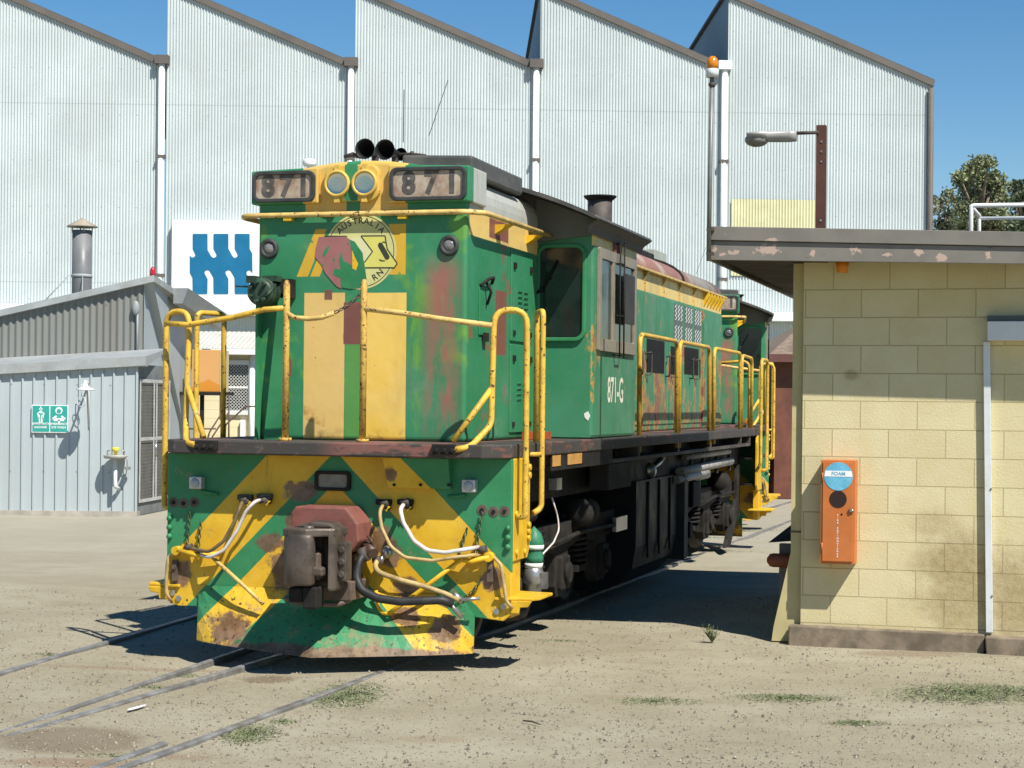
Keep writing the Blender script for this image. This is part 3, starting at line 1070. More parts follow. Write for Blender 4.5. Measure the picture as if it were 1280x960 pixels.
for k in range(-20, 30):
    for sgn in (1, -1):
        pa, pb = [], None
        x = wx0 + k*st
        n_ = 40
        seg = [(x + sgn*(z-wz0), z) for z in np.linspace(wz0, wz1, n_)]
        seg = [q for q in seg if wx0 <= q[0] <= wx1-0.1]
        if len(seg) > 1:
            (xa, za_), (xb, zb_) = seg[0], seg[-1]
            m.add([(xa-d_, YH-0.06, za_), (xa+d_, YH-0.06, za_), (xb+d_, YH-0.06, zb_), (xb-d_, YH-0.06, zb_)], [(0, 1, 2, 3)])
m.build('security_mesh', M_white, wf, fix=False)
m = MB()
dpx = at(316, 500, YH)[0]
m.cyl((dpx, YH-0.1, ZG), (dpx, YH-0.1, ez-0.05), 0.07)
m.build('downpipe', M_pipe, hut)
m = MB()
q = at(304, 540, YH)
m.box(q[0]-0.05, q[0]+0.05, YH-0.12, YH-0.01, q[2]-0.1, q[2]+0.28)
m.build('meter_box', M_pipe, hut)

# orange cabinet on its platform with stair rails
YO = 38.0
x0, _, z1 = at(240, 437, YO)
x1, _, z0 = at(281, 490, YO)
t = thing('orange_cabinet', 'faded orange box cabinet standing on a small railed platform by the hut', 'cabinet', ((x0+x1)/2, YO, z0))
s = S('faded_orange_panel', 0.5)
s.obj()
d = s.ma('ADD', s.ma('ADD', s.z, s.ma('MULTIPLY', s.noise(4, 3), 0.12)), s.ma('MULTIPLY', s.ma('ABSOLUTE', s.x), 0.5))
s.col(s.mix(s.step(d, 0.31, 0.33, 1, 0), (0.62, 0.33, 0.12), (0.60, 0.24, 0.03)))
m = MB()
m.box(x0, x1-0.10, YO, YO+0.5, z0, z1)
m.build('cabinet_body', s.m, t, bevel=0.01)
m = MB()
m.box(x1-0.098, x1, YO-0.01, YO+0.5, z0, z1-0.01)
m.build('edge_panel', vary('cream_edge', (0.62, 0.5, 0.25), 0.1, 4, 0.6), t)
t = thing('access_platform', 'dark steel stair platform with thin handrails under the orange cabinet', 'platform', ((x0+x1)/2, YO, ZG))
m = MB()
m.box(x0-0.25, x1+0.05, YO-0.1, YO+0.9, z0-0.07, z0-0.004)
m.build('deck', M_dark, t)
for px in (243, 251):
    m = MB()
    a = at(px, 520, YO)
    m.box(a[0]-0.04, a[0]+0.04, YO+0.1, YO+0.18, ZG, z0-0.07)
    m.build('leg', M_dark, t)
M_thin = vary('thin_rusty_rail', (0.10, 0.065, 0.045), 0.3, 5, 0.6)
A = lambda px, py, y=YO-0.3: at(px, py, y)
for pl in ([(280, 497), (280, 560)], [(286, 494), (286, 560)]):
    m = MB(); m.tube([A(*p) for p in pl], 0.018, 6); m.build('stair_post', M_thin, t)
for pl in ([(278, 515), (262, 540), (256, 560)], [(286, 515), (266, 545), (258, 562)], [(328, 508), (307, 508), (282, 531), (281, 560)], [(236, 536), (270, 536)]):
    m = MB(); m.tube([A(*p) for p in pl], 0.018, 6, 0.1); m.build('stair_rail', M_thin, t)

# ------------------------------------------------------------------ red shed at the far right
YR = 40.0
x0, _, z1 = at(969, 446, YR)
t = thing('red_shed', 'low red-brown shed with a brown roof seen between the locomotive and the block building', 'shed', (x0, YR, ZG))
M_redwall = vary('red_brown_sheet', (0.15, 0.055, 0.035), 0.25, 2, 0.7, dirt=(0.06, 0.03, 0.02), dirt_amt=0.4)
m = MB()
m.box(x0, x0+7, YR, YR+6, ZG, z1)
m.build('wall', M_redwall, t)
m = MB()
za = at(969, 440, YR)[2]
zb = at(992, 416, YR+4)[2]
m.add([(x0-0.2, YR-0.3, z1+0.02), (x0+7, YR-0.3, z1+0.02), (x0+7, YR+3, z1+1.0), (x0+1.2, YR+3, z1+1.0), (x0-0.2, YR+6, z1+0.02), (x0+7, YR+6, z1+0.02)],
      [(0, 1, 2, 3), (0, 3, 4), (3, 2, 5, 4), (0, 4, 5, 1)])
m.build('roof', vary('brown_tile_roof', (0.20, 0.15, 0.11), 0.3, 6, 0.8), t)
m = MB()
m.box(x0-0.22, x0+7, YR-0.36, YR-0.29, z1-0.12, z1+0.05)
m.build('fascia', vary('dark_red_fascia', (0.12, 0.05, 0.04), 0.1, 3, 0.6), t)

# ------------------------------------------------------------------ trees beyond the yard
M_leafs = []
for nm, c in (('gum_leaf_green', (0.17, 0.195, 0.095)), ('dark_gum_leaf', (0.085, 0.115, 0.06)), ('grey_gum_leaf', (0.15, 0.17, 0.10))):
    M_leafs.append(vary(nm, c, 0.5, 1.2, 0.55, dirt=(0.20, 0.19, 0.08), dirt_amt=0.6, dirt_scale=3))
M_bark = vary('gum_bark', (0.22, 0.17, 0.13), 0.3, 4, 0.9)


def gum_tree(px, y_base, top_py, clumps, label, mat, leaf=0.15, n_per=560, gap=None):
    X, Y, _ = at(px, 500, y_base)
    zt = at(px, top_py, y_base)[2]
    t = thing('gum_tree', label, 'tree', (X, Y, ZG), group='gum trees beyond the factory')
    m = MB()
    m.tube([(X, Y, ZG-0.2), (X+0.1, Y, 2.5), (X-0.1, Y+0.1, 5), (X+0.1, Y, zt-1.5)], [0.35, 0.28, 0.2, 0.05], 10)
    tr = m.build('trunk', M_bark, t)
    lf, lm = MB(), MB()
    for (cx, cy, rp) in clumps:
        c = Vector(at(cx, cy, y_base + RNG.uniform(-1.2, 1.2)))
        r = rp*y_base/FPX
        lm.tube([(X, Y, max(2.0, c.z-2.2)), (X*0.5+c.x*0.5, Y*0.5+c.y*0.5, c.z-1.0), tuple(c)], [0.12, 0.07, 0.02], 6)
        n = int(n_per*(rp/14.0)**2)
        for i in range(n):
            d = Vector(RNG.normal(size=3)).normalized()
            rad = r*(0.35 + 0.75*RNG.random())*(1+0.35*math.sin(d.x*5+cx)*math.sin(d.z*6+cy))
            p = c + Vector((d.x*rad, d.y*rad, d.z*rad*0.85))
            u = Vector(RNG.normal(size=3)).normalized()
            v = u.cross(Vector(RNG.normal(size=3))).normalized()
            l = leaf*(0.6+0.8*RNG.random())
            w = l*0.30
            lf.add([p, p+u*l*0.5+v*w, p+u*l, p+u*l*0.5-v*w], [(0, 1, 2, 3)])
    lf.build('crown', mat, t, fix=False)
    lm.build('limbs', M_bark, t)


gum_tree(1222, 76, 190, [(1224, 204, 13), (1214, 212, 12), (1236, 203, 10), (1204, 226, 13), (1224, 224, 17), (1242, 226, 15), (1252, 234, 10), (1214, 243, 17), (1236, 246, 17), (1200, 220, 8),
                          (1222, 262, 18), (1244, 266, 17), (1205, 262, 14), (1254, 250, 9), (1226, 284, 18), (1248, 286, 16), (1208, 284, 14)],
         'tall bushy gum tree to the right of the factory corner', M_leafs[0])
gum_tree(1184, 82, 236, [(1186, 242, 9), (1178, 252, 9), (1194, 250, 8), (1172, 262, 9), (1186, 268, 11), (1196, 280, 13), (1176, 284, 13), (1168, 250, 6)],
         'short thin gum tree hard against the factory end wall', M_leafs[2], n_per=420)
gum_tree(1282, 70, 222, [(1282, 234, 12), (1274, 244, 11), (1270, 232, 7), (1290, 246, 16), (1276, 262, 11), (1268, 250, 7), (1292, 270, 18), (1280, 284, 16), (1268, 284, 12), (1310, 260, 22)],
         'dark gum tree cut off by the right edge of the photo', M_leafs[1])
gum_tree(1262, 84, 262, [(1258, 278, 14), (1270, 282, 14), (1238, 284, 15), (1215, 290, 14), (1280, 290, 18), (1192, 292, 12)],
         'low olive green gum behind the white pipe railing', M_leafs[0])

# ------------------------------------------------------------------ cream block building on the right (parallel to the track)
WL = 2.584                                      # front wall plane in the track frame
FA = WL - 0.54                                  # fascia plane
BX0 = 3.22


def block_material():
    s = S('cream_painted_blockwork', 0.8, 0, 0.25)
    s.obj()
    cmb = s.new('ShaderNodeCombineXYZ')
    # object origin is at the wall's lower left corner
    s.put(cmb.inputs[0], s.ma('ADD', s.x, BX0 - 3.7035 + 0.467*20))
    s.put(cmb.inputs[1], s.ma('ADD', s.z, ZG - 0.072 + 0.235*2))
    br = s.new('ShaderNodeTexBrick')
    br.offset = 0.5
    s.put(br.inputs['Vector'], cmb.outputs[0])
    br.inputs['Scale'].default_value = 1.0
    br.inputs['Mortar Size'].default_value = 0.004
    br.inputs['Mortar Smooth'].default_value = 0.35
    br.inputs['Bias'].default_value = 0.0
    br.inputs['Brick Width'].default_value = 0.467
    br.inputs['Row Height'].default_value = 0.235
    br.inputs['Color1'].default_value = (0.60, 0.53, 0.315, 1)
    br.inputs['Color2'].default_value = (0.655, 0.59, 0.37, 1)
    br.inputs['Mortar'].default_value = (0.47, 0.40, 0.22, 1)
    n = s.noise(2.5, 6, 0.65)
    base = s.mix(s.step(n, 0.35, 0.7, 0, 0.5), br.outputs['Color'], (0.54, 0.45, 0.22))
    pit = s.step(s.noise(36, 5, 0.75), 0.62, 0.70, 0, 0.6)
    base = s.mix(pit, base, (0.20, 0.14, 0.06))
    # soot and splash stains low on the wall, worst near the white trunking
    lx = lambda v: v - BX0
    lz = lambda v: v - ZG
    st = s.noise(3.2, 6, 0.7)
    blob = None
    for cx, cz, rx, rz, am in ((4.50, 0.62, 0.42, 0.34, 1.0), (4.55, 0.30, 0.45, 0.32, 0.9), (4.35, 0.93, 0.25, 0.16, 0.6), (4.95, 0.35, 0.4, 0.45, 0.95), (3.55, 0.0, 0.7, 0.10, 0.5), (3.62, 2.17, 0.07, 0.05, 0.8)):
        dx = s.ma('DIVIDE', s.ma('SUBTRACT', s.x, lx(cx)), rx)
        dz = s.ma('DIVIDE', s.ma('SUBTRACT', s.z, lz(cz)), rz)
        d = s.ma('SQRT', s.ma('ADD', s.mul(dx, dx), s.mul(dz, dz)))
        d = s.ma('ADD', d, s.ma('MULTIPLY', s.ma('SUBTRACT', st, 0.5), 1.6))
        b_ = s.step(d, 0.35, 1.15, am, 0.0)
        blob = b_ if blob is None else s.ma('MAXIMUM', blob, b_)
    spk = s.step(s.noise(15, 6, 0.75), 0.3, 0.7, 0.55, 1.0)
    base = s.mix(s.mul(blob, spk, 0.72), base, (0.235, 0.155, 0.065))
    s.col(base)
    h = s.ma('ADD', s.ma('MULTIPLY', br.outputs['Fac'], -1.0), s.ma('MULTIPLY', s.noise(48, 5, 0.7), 0.35))
    s.bump(h, 1.0, 0.010)
    return s.m


M_block = block_material()
M_brown = vary('grey_brown_fascia_paint', (0.19, 0.18, 0.165), 0.15, 2, 0.55, dirt=(0.12, 0.10, 0.085), dirt_amt=0.5)
bld = thing('block_building', 'cream painted concrete block building with a flat brown-edged roof on the right', 'building', W(BX0, WL, ZG), -TH)
m = MB(LOCO)
m.box(BX0, 9.5, WL, WL+4.6, ZG, 3.16)
m.build('wall', M_block, bld)
# end pier with a splayed foot, just behind the corner
m = MB(LOCO)
m.prism([(BX0-0.003, ZG), (BX0-0.003, 3.12), (3.125, 3.12), (3.125, 0.66), (2.985, 0.02), (2.97, ZG)], 'y', WL+0.05, WL+0.36)
m.build('end_pier', vary('dirty_cream_render', (0.50, 0.43, 0.22), 0.12, 3, 0.8, dirt=(0.2, 0.14, 0.06), dirt_amt=0.4), bld)
m = MB(LOCO)
m.box(3.118, BX0, WL+0.045, WL+0.048, 0.83, 0.845)
m.build('rust_line', M_rust, bld)
m = MB(LOCO)
m.prism([(3.13, ZG-0.1), (3.13, 0.055), (4.735, 0.045), (4.735, ZG-0.1)], 'y', WL-0.10, WL+0.03)
m.prism([(4.76, ZG-0.1), (4.74, 0.035), (9.4, 0.02), (9.4, ZG-0.1)], 'y', WL-0.16, WL+0.03)
m.each('plinth', vary('crumbling_concrete', (0.20, 0.16, 0.115), 0.35, 5, 0.95, dirt=(0.09, 0.065, 0.04), dirt_amt=0.6, bump=0.6), bld, bevel=0.012)
RX0, RX1 = fr(884, 283, FA)[0] + 0.015, 9.7
# roof slab falling slightly to the right, fascia boards in two steps, soffit
(ax, az), (bx_, bz) = fr(884, 283, FA), fr(1280, 290, FA)
zt = lambda x: az + (bz-az)/(bx_-ax)*(x-ax)
(cx_, cz_), (dx_, dz_) = fr(888, 325, FA), fr(1280, 330, FA)
zb = lambda x: cz_ + (dz_-cz_)/(dx_-cx_)*(x-cx_)
m = MB(LOCO)
m.prism([(RX0+0.03, zb(RX0)+0.06), (RX1, zb(RX1)+0.06), (RX1, zt(RX1)-0.02), (RX0+0.03, zt(RX0)-0.02)], 'y', FA+0.03, WL+5.0)
m.build('roof', M_roofgrey, bld)
m = MB(LOCO)
k = 30
for i in range(k):                              # soffit boards run along the eave
    y0 = FA+0.04 + (WL+4.9-FA)*i/k
    y1 = FA+0.03 + (WL+4.9-FA)*(i+1)/k
    m.prism([(RX0+0.04, zb(RX0)+0.03), (BX0+0.2, zb(BX0+0.2)+0.03), (BX0+0.2, zb(BX0+0.2)+0.05), (RX0+0.04, zb(RX0)+0.05)], 'y', y0, y1-0.008)
m.build('soffit', vary('dark_brown_soffit', (0.055, 0.035, 0.025), 0.3, 3, 0.7), bld)
fs = S('peeling_fascia', 0.55)
fs.obj()
pe = fs.mx(*[fs.step(fs.ma('ADD', fs.ma('SQRT', fs.ma('ADD', fs.mul(q1, q1), fs.mul(q2, q2))), fs.ma('MULTIPLY', fs.ma('SUBTRACT', fs.noise(17, 6, 0.75), 0.5), 3.4)), 0.6, 0.68, 1, 0)
             for q1, q2 in [(fs.ma('DIVIDE', fs.ma('SUBTRACT', fs.x, cx-BX0), rx), fs.ma('DIVIDE', fs.ma('SUBTRACT', fs.z, cz-ZG), rz))
                            for cx, cz, rx, rz in ((2.98, 3.19, 0.13, 0.06), (2.72, 3.17, 0.08, 0.03), (3.70, 3.18, 0.05, 0.05), (4.20, 3.15, 0.05, 0.04), (4.38, 3.11, 0.05, 0.04), (3.36, 3.16, 0.03, 0.05), (2.55, 3.2, 0.03, 0.05), (2.62, 3.16, 0.05, 0.02), (3.03, 3.27, 0.06, 0.02), (3.95, 3.14, 0.06, 0.02), (4.75, 3.12, 0.03, 0.04))]])
fb = fs.mix(fs.step(fs.noise(3, 5), 0.3, 0.7), (0.165, 0.152, 0.132), (0.205, 0.19, 0.165))
fb = fs.mix(fs.step(fs.noise(9, 6, 0.8, fs.scale((0.4, 1, 2.5))), 0.62, 0.68, 0, 0.75), fb, (0.05, 0.042, 0.036))
fb = fs.mix(fs.step(fs.noise(30, 4), 0.70, 0.74, 0, 0.6), fb, (0.38, 0.33, 0.29))
fs.col(fs.mix(pe, fb, (0.46, 0.34, 0.28)))
M_fascia = fs.m
m = MB(LOCO)
zm = lambda x: zt(x)-0.115
m.prism([(RX0, zm(RX0)), (RX1, zm(RX1)), (RX1, zt(RX1)), (RX0, zt(RX0))], 'y', FA-0.022, FA+0.02)
m.prism([(RX0+0.012, zb(RX0)), (RX1, zb(RX1)), (RX1, zm(RX1)-0.004), (RX0+0.012, zm(RX0)-0.004)], 'y', FA, FA+0.022)
m.build('fascia', M_fascia, bld, bevel=0.004)
m = MB(LOCO)
m.box(RX0-0.015, RX0+0.012, FA+0.022, WL+5.0, zb(RX0), zt(RX0)+0.005)
m.build('side_fascia', M_brown, bld, bevel=0.004)
# white roller-door box and wall trunking
M_doorw = vary('white_steel_trim', (0.62, 0.65, 0.66), 0.05, 3, 0.5, dirt=(0.4, 0.36, 0.3), dirt_amt=0.3, dirt_scale=5)
m = MB(LOCO)
m.box(4.735, 6.6, WL-0.16, WL-0.002, 2.46, 2.615)
db = m.build('door_box', M_doorw, bld, bevel=0.004)
m = MB(LOCO)
m.box(4.73, 6.6, WL-0.10, WL-0.002, 2.617, 2.665)
m.build('top_flashing', vary('green_grey_flashing', (0.10, 0.12, 0.11), 0.1, 3, 0.6), db)
m = MB(LOCO)
m.prism([(4.700, 2.452), (4.755, 2.452), (4.80, 0.06), (4.745, 0.06)], 'y', WL-0.055, WL-0.004)
tr = m.build('trunking', M_doorw, bld, bevel=0.003)
m = MB(LOCO)
for z in (1.24, 0.36):
    m.cyl((4.75+0.024*(2.45-z)*0.8, WL-0.062, z), (4.75+0.024*(2.45-z)*0.8, WL-0.054, z), 0.008, seg=8)
m.each('screw', M_rust, tr)

# amber lamp under the eave
p = fr(1053, 326, WL-0.2)
t = thing('eave_lamp', 'small amber lamp hanging under the brown eave above the blockwork', 'lamp', W(p[0], WL-0.2, p[1]), -TH)
M_amber = vary('amber_lens', (0.62, 0.20, 0.01), 0.08, 8, 0.25)
m = MB(LOCO)
m.lathe((p[0], WL-0.2, p[1]-0.10), (0, 0, 1), [(0, 0.0), (0.002, 0.045), (0.085, 0.056), (0.09, 0.05)], 18)
m.build('lens', M_amber, t)
m = MB(LOCO)
m.cyl((p[0], WL-0.2, p[1]-0.012), (p[0], WL-0.2, p[1]+0.10), 0.058)
m.build('base', M_brown, t)

# beacon on a slender pole at the roof corner
bx = RX0 + 0.02
t = thing('beacon_pole', 'tall thin grey pole with an orange warning beacon at the corner of the brown roof', 'beacon', W(bx, FA-0.045, 3.12), -TH)
m = MB(LOCO)
m.tube([(bx-0.012, FA-0.048, 3.10), (bx, FA-0.048, 4.62)], 0.019, 10)
m.build('pole', vary('grey_galvanised_pole', (0.20, 0.20, 0.19), 0.2, 5, 0.5, 0.3), t)
m = MB(LOCO)
m.lathe((bx+0.005, FA-0.048, 4.62), (0, 0, 1), [(0, 0.025), (0.0, 0.052), (0.065, 0.052), (0.07, 0.047)], 20)
m.build('beacon_base', M_doorw, t)
m = MB(LOCO)
m.lathe((bx+0.005, FA-0.048, 4.688), (0, 0, 1), [(0, 0.048), (0.05, 0.048), (0.085, 0.040), (0.105, 0.02), (0.108, 0.0)], 20)
m.build('beacon_dome', M_amber, t)
m = MB(LOCO)
m.lathe((bx+0.003, FA-0.048, 4.54), (0, 0, 1), [(0, 0.02), (0.01, 0.03), (0.03, 0.03), (0.04, 0.02)], 12)
for z in (3.16, 3.36):
    m.box(bx-0.03, bx+0.03, FA-0.068, FA-0.023, z-0.012, z+0.012)
m.each('clamp', M_grime, t)

# yard lamp on a brown steel post standing on the roof
LY = WL + 1.0
p0, p1 = fr(1027, 157, LY), fr(1027, 290, LY)
t = thing('yard_lamp', 'grey cobra-head yard lamp on a rusty brown post above the brown roof', 'street lamp', W(p0[0], LY, p1[1]-0.2), -TH)
m = MB(LOCO)
m.box(p0[0]-0.043, p0[0]+0.043, LY-0.04, LY-0.028, p1[1]-0.2, p0[1])
m.box(p0[0]-0.043, p0[0]+0.043, LY+0.028, LY+0.04, p1[1]-0.2, p0[1])
m.box(p0[0]-0.006, p0[0]+0.006, LY-0.028, LY+0.028, p1[1]-0.2, p0[1])
m.each('post_section', vary('rusty_brown_post', (0.085, 0.035, 0.022), 0.2, 5, 0.7), t)
m = MB(LOCO)
for z in (p0[1]-0.15, p0[1]-0.24, p0[1]-0.33, p1[1]+0.1):
    m.cyl((p0[0]+0.005, LY-0.046, z), (p0[0]+0.005, LY-0.04, z), 0.01, seg=8)
m.each('bolt', M_steel, t)
za = fr(1010, 167, LY)[1]
xa = fr(997, 167, LY)[0]
m = MB(LOCO)
m.tube([(p0[0]-0.02, LY-0.05, za), (xa-0.02, LY-0.05, za)], 0.016, 10)
m.build('arm', M_grime, t)
xb = fr(935, 172, LY)[0]
xm = fr(962, 172, LY)[0]
M_lampgrey = vary('lamp_alloy', (0.42, 0.41, 0.38), 0.12, 6, 0.45, 0.3, dirt=(0.25, 0.22, 0.18), dirt_amt=0.4)
rings = []
for x, w, zu, zl in ((xa, 0.045, 0.02, -0.075), (xa-0.06, 0.055, 0.022, -0.08), (xm, 0.065, 0.025, -0.075), (xm-0.03, 0.10, 0.025, -0.06), (xm-0.10, 0.12, 0.022, -0.055), (xm-0.19, 0.10, 0.012, -0.05), (xb, 0.03, -0.012, -0.035)):
    rings.append([(x, LY-0.05+w*math.cos(a), za + (zu if math.sin(a) > 0 else -zl*-1)*abs(math.sin(a)) ) for a in np.linspace(0, 6.283, 17)[:-1]])
m = MB(LOCO)
m.loft(rings)
hd = m.build('lamp_head', M_lampgrey, t)
m = MB(LOCO)
m.sphere((xm-0.11, LY-0.05, za-0.05), 0.105, 16, 10, (1.05, 0.9, 0.62))
m.build('lens_bowl', vary('cloudy_lens', (0.22, 0.21, 0.18), 0.1, 6, 0.2), hd)

# white pipe railing on the roof at the right
RYY = WL + 3.0
pz = lambda px, py, y=RYY: fp(px, py, y)
t = thing('roof_railing', 'white pipe railing standing on the brown roof at the right edge', 'railing', W(4.48, RYY, 3.3), -TH)
a = pz(1214, 257)
m = MB(LOCO)
m.tube([(a[0], RYY, 3.2), a, (a[0]+3.0, RYY, a[2]-0.02)], 0.022, 10, 0.03)
m.build('top_rail', M_pipe, t)
b = pz(1224, 273, RYY+0.9)
m = MB(LOCO)
m.tube([(b[0], RYY+0.9, 3.2), (b[0], RYY+0.9, a[2]-0.01), (a[0], RYY, a[2]-0.01)], 0.02, 10, 0.03)
m.tube([(b[0], RYY+0.9, b[2]), (b[0]+3.0, RYY+0.9, b[2]-0.02)], 0.018, 10)
m.each('return_rail', M_pipe, t)

# fire extinguisher cabinet
x0, z1 = fr(1026, 575, WL-0.22)
x1, z0 = fr(1068, 706, WL-0.22)
t = thing('extinguisher_cabinet', 'orange fire extinguisher cabinet with a blue round foam sticker on the block wall', 'fire cabinet', W((x0+x1)/2, WL, z0), -TH)
M_orange = vary('faded_orange_enamel', (0.50, 0.15, 0.035), 0.10, 4, 0.5, dirt=(0.42, 0.17, 0.07), dirt_amt=0.5)
m = MB(LOCO)
m.box(x0, x1, WL-0.205, WL-0.002, z0, z1)
m.build('case', M_orange, t, bevel=0.004)
m = MB(LOCO)
m.box(x0+0.018, x1-0.018, WL-0.216, WL-0.206, z0+0.022, z1-0.015)
do = m.build('door', M_orange, t, bevel=0.003)
m = MB(LOCO)
for z in (z0+0.14, z1-0.14):
    m.cyl((x0+0.015, WL-0.215, z-0.035), (x0+0.015, WL-0.215, z+0.035), 0.006, seg=8)
m.each('hinge', M_orange, do)
disc = lambda m, c, z, r, ya, yb, n=32: m.prism([(c+r*math.cos(q*6.2832/n), z+r*math.sin(q*6.2832/n)) for q in range(n)], 'y', ya, yb)
c1, zc = fr(1048, 595.5, WL-0.22)
m = MB(LOCO)
disc(m, c1, zc, 0.118, WL-0.2195, WL-0.2165)
st = m.build('foam_sticker', vary('blue_sticker', (0.12, 0.42, 0.60), 0.15, 6, 0.45, dirt=(0.35, 0.55, 0.65), dirt_amt=0.5), t)
m = MB(LOCO)
hw = 0.116
m.prism([(c1-hw, zc-0.002), (c1+hw, zc-0.002), (c1+hw*0.94, zc+0.046), (c1-hw*0.94, zc+0.046)], 'y', WL-0.2215, WL-0.2200)
m.build('white_band', M_board, st)
m = MB(LOCO)
pl = lambda u, v, z=0: None
P_ = lambda cx, cz, y: (lambda u, v: (cx+u, y, cz+v))
m.text('FOAM', 0.042, P_(c1, zc+0.022, WL-0.2232), 0.001)
m.build('foam_lettering', vary('pale_blue_ink', (0.16, 0.38, 0.52), 0.1, 8, 0.6), st, fix=False)
m = MB(LOCO)
c2, z2 = fr(1047.5, 624, WL-0.22)
m.cyl((c2, WL-0.2165, z2), (c2, WL-0.2195, z2), 0.072, seg=28)
m.build('sight_glass', glass_mat('dark_sight_glass', (0.02, 0.008, 0.01), 0.1), t)
m = MB(LOCO)
c3, z3 = fr(1064, 638, WL-0.22)
m.tube([(c3-0.02, WL-0.226, z3+0.006), (c3+0.014, WL-0.228, z3), (c3+0.018, WL-0.226, z3-0.008)], 0.008, 8)
m.cyl((c3, WL-0.216, z3), (c3, WL-0.236, z3), 0.012, seg=10)
m.build('latch', M_steel, t)
m = MB(LOCO)
c4, z4 = fr(1052, 643, WL-0.22)
disc(m, c4, z4, 0.009, WL-0.2185, WL-0.2165, 12)
m.build('keyhole', M_black, t)
m = MB(LOCO)
zz = fr(1047, 644, WL-0.22)[1]
cx = fr(1047, 660, WL-0.22)[0]
for i, ch in enumerate('FIRE EXTINGUISHER'):
    if ch != ' ':
        m.text(ch, 0.020, P_(cx, zz - i*0.0215, WL-0.2185), 0.0006)
m.build('lettering', M_board, t, fix=False)

# red capped pipe on a grey post beside the building corner
py_ = WL + 0.52
a = fr(961, 700, py_)
t = thing('capped_pipe', 'rusty red capped pipe on a grey post tucked behind the building corner', 'pipe', W(2.98, py_, ZG), -TH)
m = MB(LOCO)
m.tube([(3.35, py_, a[1]), (a[0]+0.04, py_, a[1]), (a[0]+0.01, py_, a[1]), (a[0]-0.015, py_, a[1])], [0.062, 0.062, 0.055, 0.02], 14)
m.build('pipe', vary('rusty_red_pipe', (0.22, 0.06, 0.025), 0.3, 6, 0.6, dirt=(0.08, 0.03, 0.02), dirt_amt=0.6), t)
m = MB(LOCO)
m.box(2.955, 3.06, py_+0.07, py_+0.17, ZG, a[1]+0.14)
m.build('post', vary('grey_post', (0.16, 0.17, 0.17), 0.2, 5, 0.7), t)
m = MB(LOCO)
m.add([(2.88, py_-0.1, a[1]+0.16), (3.30, py_+0.05, a[1]+0.19), (3.35, py_+0.7, a[1]+0.34), (3.02, py_+0.6, a[1]+0.30)], [(0, 1, 2, 3)])
m.build('cover_plate', M_dark, t, fix=False)

# ------------------------------------------------------------------ the diesel locomotive (own frame: x across, y rearwards, z up)
def overlay(s, base, chips=0.66, rust=RUST):
    """dirt film, rust streaks and small chips common to the body paint"""
    d = s.step(s.noise(2.0, 6, 0.65, s.scale((1, 1, 0.35))), 0.48, 0.78, 0, 0.35)
    base = s.mix(d, base, (0.16, 0.13, 0.085))
    fa = s.step(s.noise(1.6, 5, 0.7), 0.55, 0.8, 0, 0.30)
    base = s.mix(fa, base, s.mix(0.5, base, (0.42, 0.42, 0.34)))
    st = s.step(s.noise(11, 5, 0.75, s.scale((1, 1, 0.06))), 0.60, 0.74, 0, 0.45)
    base = s.mix(st, base, (0.13, 0.09, 0.055))
    cl = s.step(s.noise(2.2, 3, 0.6), 0.35, 0.65, -0.05, 0.05)
    c = s.step(s.ma('ADD', s.noise(34, 5, 0.72), cl), chips-0.01, chips+0.01)
    base = s.mix(c, base, rust)
    c2 = s.step(s.ma('ADD', s.noise(14, 6, 0.75), cl), 0.70, 0.71, 0, 0.8)
    return s.mix(c2, base, (0.17, 0.08, 0.05))


